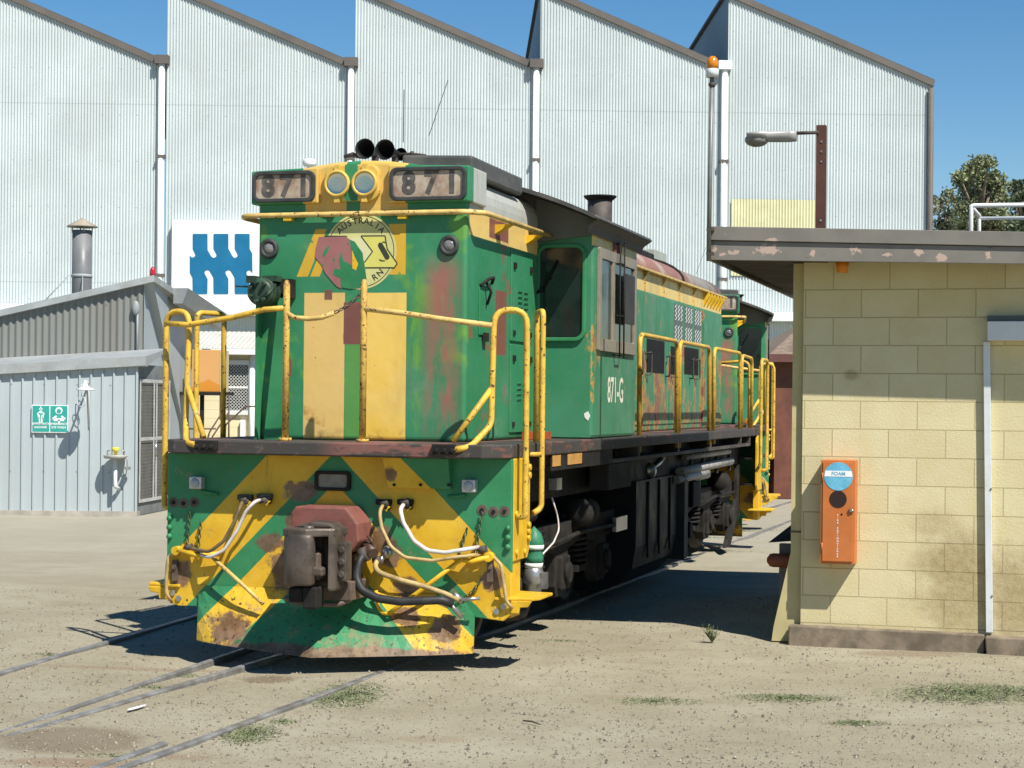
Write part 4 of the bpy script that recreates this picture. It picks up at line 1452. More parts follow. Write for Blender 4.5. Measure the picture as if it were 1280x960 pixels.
def pilot_paint():
    s = S('chevron_pilot_paint', 0.5)
    s.obj()
    wob = s.ma('MULTIPLY', s.ma('SUBTRACT', s.noise(9, 3), 0.5), 0.012)
    t = s.ma('ADD', s.ma('ADD', s.ma('ABSOLUTE', s.x), s.z), wob)
    y = s.mx(s.band(t, 1.53, 2.05, 0.004), s.band(t, 0.80, 1.29, 0.004))
    n1, n2 = s.noise(2.4, 5), s.noise(5.5, 5, 0.65)
    gr = s.mix(s.step(n1, 0.3, 0.7), (0.026, 0.19, 0.07), (0.040, 0.235, 0.105))
    gr = s.mix(s.step(n2, 0.58, 0.75, 0, 0.55), gr, (0.10, 0.24, 0.045))
    ye = s.mix(s.step(n1, 0.3, 0.7), (0.60, 0.335, 0.012), (0.74, 0.47, 0.035))
    ye = s.mix(s.step(n2, 0.55, 0.8, 0, 0.6), ye, (0.66, 0.46, 0.13))
    base = s.mix(y, gr, ye)
    # worn-through brown patches: plough corners, behind the coupler, bolt heads
    w = s.ma('MULTIPLY', s.ma('SUBTRACT', s.noise(8, 6, 0.7), 0.5), 0.34)
    pat = None
    for cx, cz, rx, rz in ((-0.80, 0.16, 0.19, 0.12), (0.93, 0.22, 0.15, 0.1), (0.46, 0.74, 0.10, 0.09), (-0.52, 0.82, 0.12, 0.08), (-0.28, 1.22, 0.14, 0.09), (0.60, 0.50, 0.11, 0.10),
                           (-0.36, 0.62, 0.18, 0.20), (0.2, 0.03, 1.2, 0.07), (-0.34, 0.98, 0.07, 0.10), (0.38, 0.86, 0.12, 0.12), (0.48, 1.36, 0.05, 0.06), (0.62, 0.30, 0.12, 0.07), (-1.28, 0.55, 0.10, 0.12), (1.25, 0.60, 0.10, 0.10)):
        q1 = s.ma('DIVIDE', s.ma('SUBTRACT', s.x, cx), rx)
        q2 = s.ma('DIVIDE', s.ma('SUBTRACT', s.z, cz), rz)
        d = s.ma('ADD', s.ma('SQRT', s.ma('ADD', s.mul(q1, q1), s.mul(q2, q2))), s.ma('MULTIPLY', w, 6.0))
        b_ = s.step(d, 0.75, 1.1, 0.92, 0)
        pat = b_ if pat is None else s.ma('MAXIMUM', pat, b_)
    base = s.mix(pat, base, s.mix(s.step(n2, 0.4, 0.6), (0.115, 0.058, 0.036), (0.20, 0.12, 0.085)))
    low = s.step(s.z, 0.15, 0.85, 1, 0)
    chips = s.step(s.ma('ADD', s.noise(30, 5, 0.7), s.ma('MULTIPLY', low, 0.06)), 0.655, 0.675)
    base = s.mix(chips, base, (0.055, 0.03, 0.018))
    base = s.mix(s.step(s.noise(10, 6, 0.78, s.scale((1, 1, 0.12))), 0.58, 0.74, 0, 0.5), base, (0.12, 0.07, 0.03))
    rub = s.step(s.ma('ADD', s.noise(3.5, 6, 0.75), s.ma('MULTIPLY', low, 0.06)), 0.58, 0.70, 0, 0.65)
    base = s.mix(rub, base, (0.28, 0.20, 0.11))
    s.col(base)
    s.bump(s.ma('ADD', s.noise(3, 3), s.ma('MULTIPLY', s.noise(18, 5), 0.25)), 0.35, 0.02)
    return s.m


def nose_paint():
    s = S('striped_nose_paint', 0.45)
    s.obj()
    n1, n2, n3 = s.noise(1.7, 5), s.noise(5, 6, 0.65), s.noise(3, 5, 0.7, s.scale((2.2, 1, 0.5)))
    front = s.step(s.y, 0.56, 0.57, 1, 0)
    side = s.ma('SUBTRACT', 1.0, front)
    base = s.mix(s.step(n1, 0.3, 0.7), (0.024, 0.185, 0.075), (0.040, 0.225, 0.11))
    base = s.mix(s.step(n2, 0.60, 0.8, 0, 0.35), base, (0.05, 0.17, 0.09))
    # overspray of lime green round the panels
    lime = s.mx(s.mul(s.band(s.x, 0.40, 0.50, 0.05), s.band(s.z, 1.7, 2.9, 0.1), s.step(n3, 0.42, 0.62)), s.mul(s.band(s.x, -0.13, 0.03, 0.03), s.band(s.z, 1.62, 2.36, 0.02), 0.5),
                s.mul(s.step(s.noise(2.6, 3), 0.56, 0.68), 0.6))
    base = s.mix(s.mul(front, lime, 0.9), base, (0.16, 0.34, 0.02))
    # sun-bleached red primer showing through on the right
    redz = s.mul(s.band(s.x, 0.56, 0.80, 0.09), s.band(s.z, 1.66, 3.0, 0.12), s.step(n3, 0.34, 0.56))
    base = s.mix(s.mul(front, redz, 0.92), base, (0.30, 0.11, 0.088))
    # the two long yellow panels
    pan = s.mx(s.mul(s.band(s.x, -0.472, -0.128, 0.002), s.band(s.z, 1.61, 2.765, 0.002)), s.mul(s.band(s.x, 0.018, 0.386, 0.002), s.band(s.z, 1.61, 2.762, 0.002)))
    lft = s.step(s.x, -0.1, 0.0, 1, 0)
    pc = s.mix(s.step(n1, 0.35, 0.65), (0.74, 0.48, 0.07), (0.77, 0.53, 0.14))
    pc = s.mix(s.mul(lft, 0.7), pc, (0.62, 0.42, 0.16))
    pc = s.mix(s.step(n2, 0.55, 0.8, 0, 0.4), pc, (0.60, 0.44, 0.19))
    q = s.ma('ADD', s.z, s.ma('MULTIPLY', s.x, 0.35))
    scar = s.mul(s.band(q, 1.60, 1.715, 0.006), s.band(s.x, -0.472, -0.29, 0.01), s.step(n2, 0.35, 0.5))
    pc = s.mix(s.mul(scar, 0.8), pc, (0.42, 0.20, 0.03))
    pc = s.mix(s.mul(s.step(s.z, 1.62, 1.72, 1, 0), s.step(n2, 0.45, 0.65), 0.8), pc, (0.10, 0.05, 0.02))
    base = s.mix(s.mul(front, pan), base, pc)
    # yellow remnants beside the emblem
    k = s.step(n2, 0.36, 0.42)
    rem = s.mx(s.mul(s.band(s.x, 0.235, 0.375, 0.002), s.band(s.z, 2.905, 3.30, 0.004)), s.mul(s.band(s.ma('SUBTRACT', s.x, s.ma('MULTIPLY', s.z, 0.42)), -1.755, -1.66, 0.004), s.band(s.z, 2.895, 3.27, 0.004)),
                s.mul(s.band(s.ma('SUBTRACT', s.x, s.ma('MULTIPLY', s.z, 0.42)), -1.64, -1.56, 0.004), s.band(s.z, 2.895, 3.2, 0.004)))
    base = s.mix(s.mul(front, rem, k), base, (0.60, 0.36, 0.03))
    # cream-yellow round the headlights with a green centre stripe
    topm = s.mul(s.band(s.x, -0.47, 0.385, 0.002), s.step(s.z, 3.395, 3.399), s.ma('SUBTRACT', 1.0, s.band(s.x, -0.123, -0.008, 0.002)))
    base = s.mix(s.mul(front, topm), base, s.mix(s.step(n2, 0.4, 0.7), (0.62, 0.40, 0.09), (0.60, 0.42, 0.14)))
    # sides: cream band and bleached grey roof edge, primer blotches
    wob = s.ma('MULTIPLY', s.ma('SUBTRACT', n2, 0.5), 0.02)
    zz = s.ma('ADD', s.z, wob)
    bandm = s.mul(side, s.band(zz, 3.215, 3.41, 0.004))
    base = s.mix(bandm, base, s.mix(s.step(n2, 0.45, 0.75), (0.66, 0.47, 0.15), (0.55, 0.38, 0.14)))
    pr = s.mul(side, s.step(s.noise(2.6, 5, 0.7), 0.60, 0.66), s.step(s.z, 3.2, 3.25, 1, 0))
    base = s.mix(s.mul(pr, 0.85), base, (0.225, 0.085, 0.062))
    rt = s.mul(side, s.step(zz, 3.408, 3.414))
    gry = s.mix(s.step(s.noise(3, 6, 0.65, s.scale((1, 1, 0.3))), 0.4, 0.7), (0.42, 0.43, 0.39), (0.33, 0.30, 0.26))
    gry = s.mix(s.step(s.noise(9, 5, 0.7, s.scale((1, 1.6, 0.25))), 0.62, 0.72, 0, 0.8), gry, (0.16, 0.07, 0.045))
    base = s.mix(rt, base, gry)
    for x0, x1, z0, z1 in ((-0.136, 0.022, 2.36, 2.69), (-0.30, -0.235, 2.71, 2.79), (-0.60, -0.575, 2.1, 2.24)):
        base = s.mix(s.mul(front, s.band(s.ma('ADD', s.x, wob), x0, x1, 0.004), s.band(s.ma('ADD', s.z, wob), z0, z1, 0.004)), base, s.mix(s.step(n2, 0.4, 0.6), (0.215, 0.085, 0.07), (0.17, 0.065, 0.05)))
    for y0, y1, z0, z1 in ((1.10, 1.66, 3.24, 3.40), (1.30, 1.62, 2.3, 2.83)):
        base = s.mix(s.mul(side, s.band(s.ma('ADD', s.y, wob), y0, y1, 0.006), s.band(s.ma('ADD', s.z, wob), z0, z1, 0.006)), base, (0.20, 0.075, 0.055))
    s.col(overlay(s, base, 0.70))
    s.rough(s.step(n2, 0.3, 0.7, 0.38, 0.6))
    s.bump(s.ma('ADD', s.noise(2.2, 3), s.ma('MULTIPLY', s.noise(7, 3), 0.15)), 0.3, 0.03)
    return s.m


def side_paint(name, band0, band1, prim, cream_y=None):
    s = S(name, 0.5)
    s.obj()
    n1, n2, n3 = s.noise(1.3, 5), s.noise(4.5, 6, 0.68), s.noise(2.4, 6, 0.7, s.scale((1, 1, 0.5)))
    base = s.mix(s.step(n1, 0.3, 0.7), (0.030, 0.185, 0.085), (0.058, 0.225, 0.125))
    base = s.mix(s.step(n2, 0.55, 0.8, 0, 0.45), base, (0.09, 0.19, 0.11))
    # red primer with orange halo, mostly on the lower doors
    lo = s.step(s.z, 2.35, 2.9, 1.0, 0.25)
    zone = s.ma('ADD', n3, s.ma('MULTIPLY', lo, prim))
    base = s.mix(s.step(zone, 0.64, 0.68, 0, 0.9), base, (0.48, 0.24, 0.05))
    base = s.mix(s.step(zone, 0.67, 0.72, 0, 0.95), base, s.mix(s.step(n2, 0.4, 0.6), (0.235, 0.085, 0.062), (0.19, 0.10, 0.075)))
    wob = s.ma('MULTIPLY', s.ma('SUBTRACT', n2, 0.5), 0.012)
    bm_ = s.band(s.ma('ADD', s.z, wob), band0, band1, 0.004)
    if cream_y:
        bm_ = s.mx(bm_, s.band(s.y, cream_y[0], cream_y[1], 0.003))
    base = s.mix(bm_, base, s.mix(s.step(n2, 0.4, 0.75), (0.68, 0.50, 0.17), (0.56, 0.40, 0.15)))
    s.col(overlay(s, base, 0.70))
    s.rough(s.step(n2, 0.3, 0.7, 0.4, 0.62))
    s.bump(s.noise(1.8, 3), 0.12, 0.02)
    return s.m


M_pilot = pilot_paint()
M_nose = nose_paint()
M_cab = side_paint('green_cab_paint', 3.30, 3.46, 0.05)
M_cabfront = side_paint('green_cab_front_paint', 9, 9.1, 0.0)
M_hood = side_paint('green_hood_paint', 3.19, 3.43, 0.15, (4.3, 5.02))
s = S('bleached_primer_roof', 0.65)
s.obj()
n1, n2 = s.noise(1.1, 5), s.noise(5, 6, 0.7)
b0 = s.mix(s.step(s.ma('ADD', n1, s.ma('MULTIPLY', s.step(s.y, 9.8, 10.8, 1, 0), 0.12)), 0.46, 0.66), (0.36, 0.33, 0.28), (0.26, 0.125, 0.10))
b0 = s.mix(s.step(n2, 0.56, 0.7, 0, 0.7), b0, (0.22, 0.17, 0.14))
s.col(overlay(s, b0, 0.68))
M_hoodroof = s.m
s = S('scuffed_deck_edge', 0.7)
s.obj()
n1, n2 = s.noise(2.0, 6, 0.7, s.scale((1, 1, 3))), s.noise(12, 5, 0.7)
b0 = s.mix(s.step(n1, 0.54, 0.64), (0.050, 0.044, 0.040), (0.16, 0.065, 0.05))
b0 = s.mix(s.mul(s.band(s.x, 0.05, 1.0, 0.15), s.step(s.noise(6, 5, 0.7, s.scale((0.5, 1, 2))), 0.42, 0.54)), b0, (0.20, 0.085, 0.068))
b0 = s.mix(s.step(n2, 0.55, 0.66, 0, 0.6), b0, (0.16, 0.13, 0.10))
s.col(b0)
s.bump(n2, 0.3, 0.005)
M_deck = s.m

L = thing('locomotive', 'weathered green and yellow diesel locomotive numbered 871 with worn chevrons, nearest on the track', 'locomotive', (OX, OY, 0), -TH)
MBL = lambda: MB(LOCO)
HW = 0.875                                      # hood half width
YN = 0.50                                       # nose front
YE = 12.95                                      # rear headstock


def part(mb, name, mat, parent=None, bevel=0.0, label=None, fix=True):
    return mb.build(name, mat, parent or L, bevel, label, fix)


# ---- frame and deck
m = MBL(); m.box(-1.15, 1.15, 0.45, YE-0.45, 1.10, 1.475)
part(m, 'underframe', M_black)
m = MBL(); m.prism([(-1.40, 0.0), (-1.24, -0.24), (1.24, -0.24), (1.40, 0.0), (1.40, YE), (1.24, YE+0.24), (-1.24, YE+0.24), (-1.40, YE)], 'z', 1.495, 1.60)
dk = part(m, 'deck', M_deck, bevel=0.012)
for sx_ in (-1, 1):
    m = MBL(); m.box(min(sx_*1.18, sx_*1.385), max(sx_*1.18, sx_*1.385), 1.25, 11.9, 1.365, 1.40)
    m.box(min(sx_*1.05, sx_*1.07), max(sx_*1.05, sx_*1.07), 0.7, 12.2, 1.40, 1.495)
    part(m, 'sill_flange', M_grime)
    for yy in (1.30, 2.55, 4.62, 6.70, 8.76, 11.1, 11.88):
        m = MBL(); m.box(min(sx_*1.10, sx_*1.38), max(sx_*1.10, sx_*1.38), yy-0.04, yy+0.05, 1.40, 1.494)
        part(m, 'sill_rib', M_grime)
M_sillor = vary('faded_orange_reflector', (0.52, 0.27, 0.07), 0.15, 14, 0.6, dirt=(0.3, 0.15, 0.04), dirt_amt=0.5)
m = MBL(); m.box(1.375, 1.388, 1.20, 3.4, 1.365, 1.494)
part(m, 'sill_plate', M_dark)
for y0, y1 in ((1.22, 1.47), (1.72, 2.20)):
    m = MBL(); m.box(1.388, 1.394, y0, y1, 1.40, 1.488)
    part(m, 'side_reflector', M_sillor)
m = MBL(); m.box(1.20, 1.384, 3.27, 4.25, 1.12, 1.36)
part(m, 'sill_box', M_dark, bevel=0.01)


# ---- both ends: pilot plate, plough, steps
def end(sign, y0, front):
    Y = lambda a: y0 + sign*a
    yy = lambda a, b: (min(Y(a), Y(b)), max(Y(a), Y(b)))
    m = MBL()
    m.prism([(-1.40, 1.492), (-1.40, 0.34), (-1.30, 0.30), (-1.12, 0.30), (-1.10, 0.36), (1.10, 0.36), (1.12, 0.31), (1.34, 0.29), (1.40, 0.34), (1.40, 1.492)], 'y', *yy(0.0, 0.045))
    part(m, 'pilot', M_pilot, bevel=0.006)
    m = MBL()
    rings = []
    for x in np.linspace(-1.12, 1.12, 25):
        c = max(0.0, 1-abs(x)/1.12)
        f = -0.04 - 0.42*c**0.75               # toe of the plough swept to a blunt point
        zb_ = 0.015 + 0.03*(1-c)
        prof = [(-0.012, 0.47), (-0.012 + 0.25*(f+0.012), 0.33), (-0.012 + 0.62*(f+0.012), 0.18), (f, zb_), (f+0.025, zb_), (0.02 + 0.6*f, 0.17), (0.02, 0.40)]
        rings.append([(x, Y(a), z) for a, z in prof])
    m.loft(rings, False)
    part(m, 'plough', M_pilot)
    for sx_ in (-1, 1):
        xa, xb = min(sx_*1.372, sx_*1.402), max(sx_*1.372, sx_*1.402)
        m = MBL(); m.prism([(Y(0.05), 0.73), (Y(0.44), 0.73), (Y(0.50), 0.80), (Y(0.50), 1.40), (Y(0.46), 1.494), (Y(0.05), 1.494)], 'x', xa, xb)
        part(m, 'step_side', M_yel, bevel=0.006)
        m = MBL(); m.box(min(sx_*1.32, sx_*1.385), max(sx_*1.32, sx_*1.385), *yy(0.06, 0.30), 0.31, 0.728)
        part(m, 'step_hanger', M_yel)
        m = MBL()
        m.prism([(sx_*1.28, Y(-0.03)), (sx_*1.56, Y(0.02)), (sx_*1.60, Y(0.10)), (sx_*1.60, Y(0.46)), (sx_*1.28, Y(0.52))], 'z', 0.445, 0.468)
        m.prism([(sx_*1.40, 0.445), (sx_*1.56, 0.445), (sx_*1.53, 0.40), (sx_*1.47, 0.395), (sx_*1.46, 0.35), (sx_*1.40, 0.35)], 'y', *yy(-0.01, 0.02))
        part(m, 'footstep', M_yel, bevel=0.006)
        for z in (0.80, 1.16):
            m = MBL(); m.box(min(sx_*1.10, sx_*1.37), max(sx_*1.10, sx_*1.37), *yy(0.06, 0.46), z, z+0.025)
            part(m, 'step_tread', M_dark)
        for k in range(4):
            pass
    return Y


end(1, 0.0, True)
end(-1, YE, False)

# ---- short hood (nose)
sec = [(-HW, 1.60), (HW, 1.60), (HW, 3.50)] + [(HW-0.13+0.13*math.cos(R(a)), 3.50+0.19*math.sin(R(a))) for a in (20, 40, 60, 80)] + \
      [(0.60, 3.735), (0.40, 3.775), (0.20, 3.80), (0.0, 3.808)]
sec = sec + [(-x, z) for x, z in sec[2:-1][::-1]]
m = MBL(); m.prism(sec, 'y', YN, 2.66, False)
nose = part(m, 'short_hood', M_nose, bevel=0.035)
nose.modifiers['bevel'].segments = 4
m = MBL()
m.prism([(0.30, 3.72), (0.885, 3.68), (0.885, 3.835), (0.30, 3.855)], 'y', YN+0.10, 2.05)
part(m, 'roof_hatch', M_roofgrey, nose, bevel=0.02)
# door in the side of the nose with louvres, hinges, catches
for sx_ in (1, -1):
    for z0, z1 in ((1.66, 2.40), (2.43, 3.18)):
        m = MBL(); m.box(min(sx_*0.874, sx_*0.890), max(sx_*0.874, sx_*0.890), 1.72, 2.38, z0, z1)
        d = part(m, 'nose_door', M_nose, nose, bevel=0.004)
        m = MBL()
        for k in range(4):
            for y0, y1 in ((1.90, 2.03), (2.08, 2.21)):
                zc = z1-0.32-0.045*k
                m.prism([(sx_*0.889, zc), (sx_*0.903, zc-0.004), (sx_*0.889, zc-0.026)], 'y', y0, y1)
        part(m, 'door_louvres', M_cabfront, d)
        m = MBL()
        for y in (1.80, 2.32):
            m.box(min(sx_*0.888, sx_*0.906), max(sx_*0.888, sx_*0.906), y-0.03, y+0.03, z1-0.14, z1-0.09)
            m.box(min(sx_*0.888, sx_*0.902), max(sx_*0.888, sx_*0.902), y-0.025, y+0.025, z0+0.05, z0+0.09)
        m.each('catch', M_dark, d)
m = MBL()
a = sp(606, 349, 0.89); b = sp(612, 420, 0.89)
m.box(0.874, 0.888, a[1]-0.12, a[1]+0.18, b[2], a[2]-0.05)
sg = part(m, 'sand_filler_door', M_nose, nose, bevel=0.004)
m = MBL()
m.tube([(0.89, a[1]-0.12, a[2]-0.06), (0.93, a[1]-0.02, a[2]), (0.93, a[1]+0.12, a[2]+0.02), (0.89, a[1]+0.20, a[2]-0.02)], 0.014, 8, 0.05)
m.tube([(0.90, a[1], a[2]-0.02), (0.94, a[1]+0.02, a[2]-0.1), (0.90, a[1]+0.04, a[2]-0.2)], 0.012, 8, 0.04)
m.box(0.886, 0.915, a[1]-0.03, a[1]+0.05, b[2]-0.05, b[2]+0.02)
m.each('filler_latch', M_dark, sg)
for sx_ in (1, -1):
    m = MBL(); m.tube([(sx_*0.78, YN+0.30, 3.655), (sx_*0.88, YN+0.30, 3.47), (sx_*0.88, 2.60, 3.47)], 0.012, 6)

# number boards
M_digit = vary('faded_black_numerals', (0.075, 0.072, 0.068), 0.35, 14, 0.7, dirt=(0.22, 0.16, 0.115), dirt_amt=0.75, dirt_scale=9)
sb = S('stained_number_glass', 0.3)
sb.obj()
n1, n2 = sb.noise(4, 5, 0.65, sb.scale((1, 1, 0.6))), sb.noise(12, 5)
cb = sb.mix(sb.step(n1, 0.36, 0.6), (0.44, 0.37, 0.28), (0.25, 0.15, 0.10))
sb.col(sb.mix(sb.step(n2, 0.5, 0.75, 0, 0.4), cb, (0.56, 0.53, 0.48)))
M_numglass = sb.m
for x0, x1, z0, z1, dz in ((-0.915, -0.345, 3.470, 3.735, -0.012), (0.243, 0.905, 3.460, 3.738, 0.012)):
    m = MBL()
    m.prism([(x0, z0), (x1, z0), (x1, z1+ (0.02 if x1 < 0 else 0)), (x0, z1 + (0 if x1 < 0 else 0.02))], 'y', YN-0.055, YN+0.42)
    nb = part(m, 'number_board', M_nose, nose, bevel=0.012)
    mx0, mx1, mz0, mz1 = x0+0.018, x1-0.018, z0+0.012, z1-0.006
    m = MBL()
    ring_prism(m, rrect(mx0, mx1, mz0, mz1, 0.06), rrect(mx0+0.03, mx1-0.03, mz0+0.03, mz1-0.03, 0.04), 'y', YN-0.085, YN-0.050)
    part(m, 'rubber_frame', M_gasket, nb, bevel=0.006)
    m = MBL()
    m.prism(rrect(mx0+0.028, mx1-0.028, mz0+0.028, mz1-0.028, 0.04), 'y', YN-0.066, YN-0.056)
    part(m, 'number_glass', M_numglass, nb)
    m = MBL()
    w = (mx1-mx0)
    for ch, fx in (('8', 0.25), ('7', 0.54), ('1', 0.81)):
        xc = mx0 + w*fx
        m.text(ch, 0.235, (lambda u, v, xc=xc: (xc+u, YN-0.0685, (z0+z1)/2+v+0.002)), 0.011, depth=0.0, sx=0.92)
    part(m, 'numerals', M_digit, nb, fix=False)

# headlight cluster
m = MBL()
zc = 3.618
m.prism(rrect(-0.292, 0.165, zc-0.135, zc+0.15, 0.08), 'y', YN-0.05, YN+0.01)
hp = part(m, 'headlight_housing', None or vary('cream_headlight_plate', (0.63, 0.42, 0.09), 0.12, 5, 0.5, dirt=(0.35, 0.2, 0.05), dirt_amt=0.4, spots=(0.1, 0.06, 0.03)), nose, bevel=0.012)
m = MBL()
m.prism(rrect(-0.118, -0.012, zc-0.136, zc+0.151, 0.012), 'y', YN-0.0535, YN-0.0505)
part(m, 'green_stripe', M_green, hp)
M_lens = S('clear_headlight_glass', 0.02)
M_lens.b.inputs['Transmission Weight'].default_value = 1.0
M_lens.b.inputs['IOR'].default_value = 1.06
M_lens.col((0.92, 0.94, 0.95))
M_lens = M_lens.m
for x in (-0.178, 0.052):
    m = MBL()
    m.torus((x, YN-0.075, zc), (0, 1, 0), 0.095, 0.014, 28, 8)
    m.lathe((x, YN-0.08, zc), (0, 1, 0), [(0, 0.102), (0.035, 0.106)], 28, True, False)
    for zz in (0.125, -0.125):
        m.box(x-0.022, x+0.022, YN-0.075, YN-0.04, zc+zz-0.022, zc+zz+0.022)
    hl = part(m, 'headlight', MATS['cream_headlight_plate'], hp)
    m = MBL()
    m.lathe((x, YN-0.07, zc), (0, 1, 0), [(0.0, 0.092), (0.02, 0.087), (0.045, 0.077), (0.068, 0.06), (0.085, 0.038), (0.092, 0.015), (0.093, 0.001)], 28)
    part(m, 'reflector', M_chrome, hl)
    m = MBL()
    m.cyl((x, YN-0.045, zc-0.005), (x, YN+0.02, zc-0.005), 0.014, seg=10)
    part(m, 'bulb', M_dark, hl)
    m = MBL()
    m.lathe((x, YN-0.076, zc), (0, 1, 0), [(-0.016, 0.005), (-0.012, 0.05), (0.0, 0.092), (0.002, 0.092), (-0.009, 0.05), (-0.012, 0.005)], 28)
    part(m, 'lens', M_lens, hl)

# marker lamps
for px, py in ((337, 311), (562, 307)):
    x, z = fr(px, py, YN)
    m = MBL()
    m.torus((x, YN-0.012, z), (0, 1, 0), 0.062, 0.020, 26, 10)
    ml = part(m, 'marker_lamp', M_gasket, nose)
    m = MBL()
    m.lathe((x, YN+0.0, z), (0, -1, 0), [(0.002, 0.055), (0.02, 0.044), (0.032, 0.024), (0.036, 0.001)], 20)
    part(m, 'lens', vary('smoky_marker_lens', (0.16, 0.16, 0.15), 0.2, 20, 0.06, 0.0, spec=0.9), ml)

# grab rail round the top of the nose
m = MBL()
zb_ = 3.380
pts = [(-1.04, 1.7, zb_), (-1.04, YN+0.10, zb_), (-0.98, YN-0.05, zb_), (0.86, YN-0.055, zb_), (1.0, YN+0.06, zb_), (1.0, 2.60, zb_+0.005)]
m.tube(pts, 0.021, 10, 0.09)
br = part(m, 'nose_grab_rail', M_railcream)
for x in (-0.60, 0.36):
    m = MBL(); m.box(x-0.035, x+0.035, YN-0.06, YN+0.005, zb_-0.045, zb_-0.018)
    part(m, 'rail_bracket', M_yel, br)
for y in (1.35, 2.30):
    for sx_ in (1, -1):
        m = MBL(); m.prism([(sx_*0.87, zb_-0.10), (sx_*0.87, zb_-0.02), (sx_*1.0, zb_-0.02)], 'y', y-0.09, y+0.02)
        part(m, 'rail_bracket', M_yel, br)

# round emblem, flaking
Em = lambda x, y: fr(400 + x/9.14, 260 + y/9.14, YN)
ec = fr(450.5, 314.3, YN)
er = 0.300
M_emb = vary('pale_yellow_decal', (0.56, 0.54, 0.22), 0.08, 5, 0.5, dirt=(0.42, 0.36, 0.12), dirt_amt=0.4)
M_emb2 = vary('cream_decal', (0.60, 0.58, 0.32), 0.06, 5, 0.5)
M_ink = vary('dark_decal_ink', (0.035, 0.04, 0.028), 0.2, 8, 0.6)
M_flake = vary('flaking_pink_primer', (0.30, 0.125, 0.115), 0.12, 6, 0.65, dirt=(0.22, 0.09, 0.08), dirt_amt=0.5)
circ = lambda r, n=56: [(ec[0]+r*math.cos(k*2*math.pi/n), ec[1]+r*math.sin(k*2*math.pi/n)) for k in range(n)]
m = MBL(); m.prism(circ(er), 'y', YN-0.0020, YN+0.002)
em = part(m, 'round_emblem', M_emb)
m = MBL(); ring_prism(m, circ(er*0.945), circ(er*0.925), 'y', YN-0.0027, YN-0.0012)
for a, b in (((60, 322), (310, 324)), ((470, 320), (745, 318)), ((520, 682), (850, 682)), ((850, 682), (884, 634)), ((745, 318), (770, 470)), ((770, 470), (884, 634)), ((470, 322), (602, 497)), ((602, 497), (510, 622))):
    (xa, za_), (xb, zb2) = Em(*a), Em(*b)
    d = Vector((xb-xa, zb2-za_)).normalized(); nn = Vector((-d.y, d.x))*0.0045
    m.prism([(xa+nn.x, za_+nn.y), (xa-nn.x, za_-nn.y), (xb-nn.x, zb2-nn.y), (xb+nn.x, zb2+nn.y)], 'y', YN-0.0043, YN-0.0032)
def arc_text(m, txt, a0, da, rad, size, flip=False):
    for i, ch in enumerate(txt):
        a = R(a0 - da*i) if not flip else R(a0 + da*i)
        cx, cz = ec[0]+rad*math.cos(a), ec[1]+rad*math.sin(a)
        rot = a - math.pi/2 if not flip else a + math.pi/2
        c_, s_ = math.cos(rot), math.sin(rot)
        m.text(ch, size, (lambda u, v, cx=cx, cz=cz, c_=c_, s_=s_: (cx+u*c_-v*s_, YN-0.0030, cz+u*s_+v*c_)), 0.0012)
arc_text(m, 'AUSTRALIA', 136, 11.6, er*0.80, 0.068)
arc_text(m, 'RN', 301, 13.5, er*0.80, 0.068, True)
stad = []
(xa, za_), (xb, zb2) = Em(692, 425), Em(768, 560)
d = Vector((xb-xa, zb2-za_)).normalized(); nn = Vector((-d.y, d.x))
for k in range(9):
    a = -math.pi/2 + k*math.pi/8
    stad.append((xb + 0.021*(d.x*math.cos(a)+nn.x*math.sin(a)), zb2 + 0.021*(d.y*math.cos(a)+nn.y*math.sin(a))))
for k in range(9):
    a = math.pi/2 + k*math.pi/8
    stad.append((xa + 0.021*(d.x*math.cos(a)+nn.x*math.sin(a)), za_ + 0.021*(d.y*math.cos(a)+nn.y*math.sin(a))))
m.prism(stad, 'y', YN-0.0046, YN-0.0036)
for pl in ([(716, 392), (735, 385), (757, 396)], [(682, 588), (712, 602), (745, 600)]):
    m.tube([(Em(*p)[0], YN-0.004, Em(*p)[1]) for p in pl], 0.004, 6)
part(m, 'emblem_lines', M_ink, em, fix=False)
m = MBL(); m.prism([Em(*p) for p in ((470, 325), (745, 320), (770, 475), (884, 634), (850, 681), (515, 681), (508, 622), (600, 496))], 'y', YN-0.0032, YN-0.0022)
part(m, 'emblem_ribbon', vary('lemon_decal', (0.60, 0.56, 0.13), 0.06, 5, 0.5), em)
m = MBL(); m.prism([Em(*p) for p in ((340, 355), (470, 325), (598, 496), (508, 618), (480, 540), (430, 440))], 'y', YN-0.0031, YN-0.0021)
part(m, 'emblem_arrow', M_emb2, em)
m = MBL()
m.prism([Em(*p) for p in ((-10, 332), (300, 328), (345, 365), (362, 470), (370, 640), (330, 690), (262, 800), (250, 860), (250, 925), (190, 892), (120, 815), (60, 740), (15, 640), (-55, 560), (-40, 440))], 'y', YN-0.0054, YN-0.0040)
part(m, 'peeled_patch', M_flake, em, label='pink primer showing where the emblem has peeled')
m = MBL()
m.prism([Em(*p) for p in ((345, 362), (400, 385), (440, 445), (490, 515), (500, 600), (520, 700), (535, 820), (470, 905), (345, 925), (240, 905), (238, 800), (150, 765), (170, 690), (240, 705), (218, 585), (248, 500), (268, 600), (340, 640), (372, 662), (360, 500))], 'y', YN-0.0066, YN-0.0056)
for q in (((60, 470), (110, 430), (100, 480), (50, 560), (30, 540)), ((150, 590), (175, 570), (165, 620)), ((20, 640), (55, 640), (45, 668)), ((310, 402), (335, 400), (330, 425))):
    m.prism([Em(*p) for p in q], 'y', YN-0.0066, YN-0.0056)
part(m, 'green_under_paint', M_green, em)
m = MBL(); m.prism([Em(*p) for p in ((368, 480), (400, 560), (440, 640), (415, 715), (372, 690))], 'y', YN-0.0076, YN-0.0068)
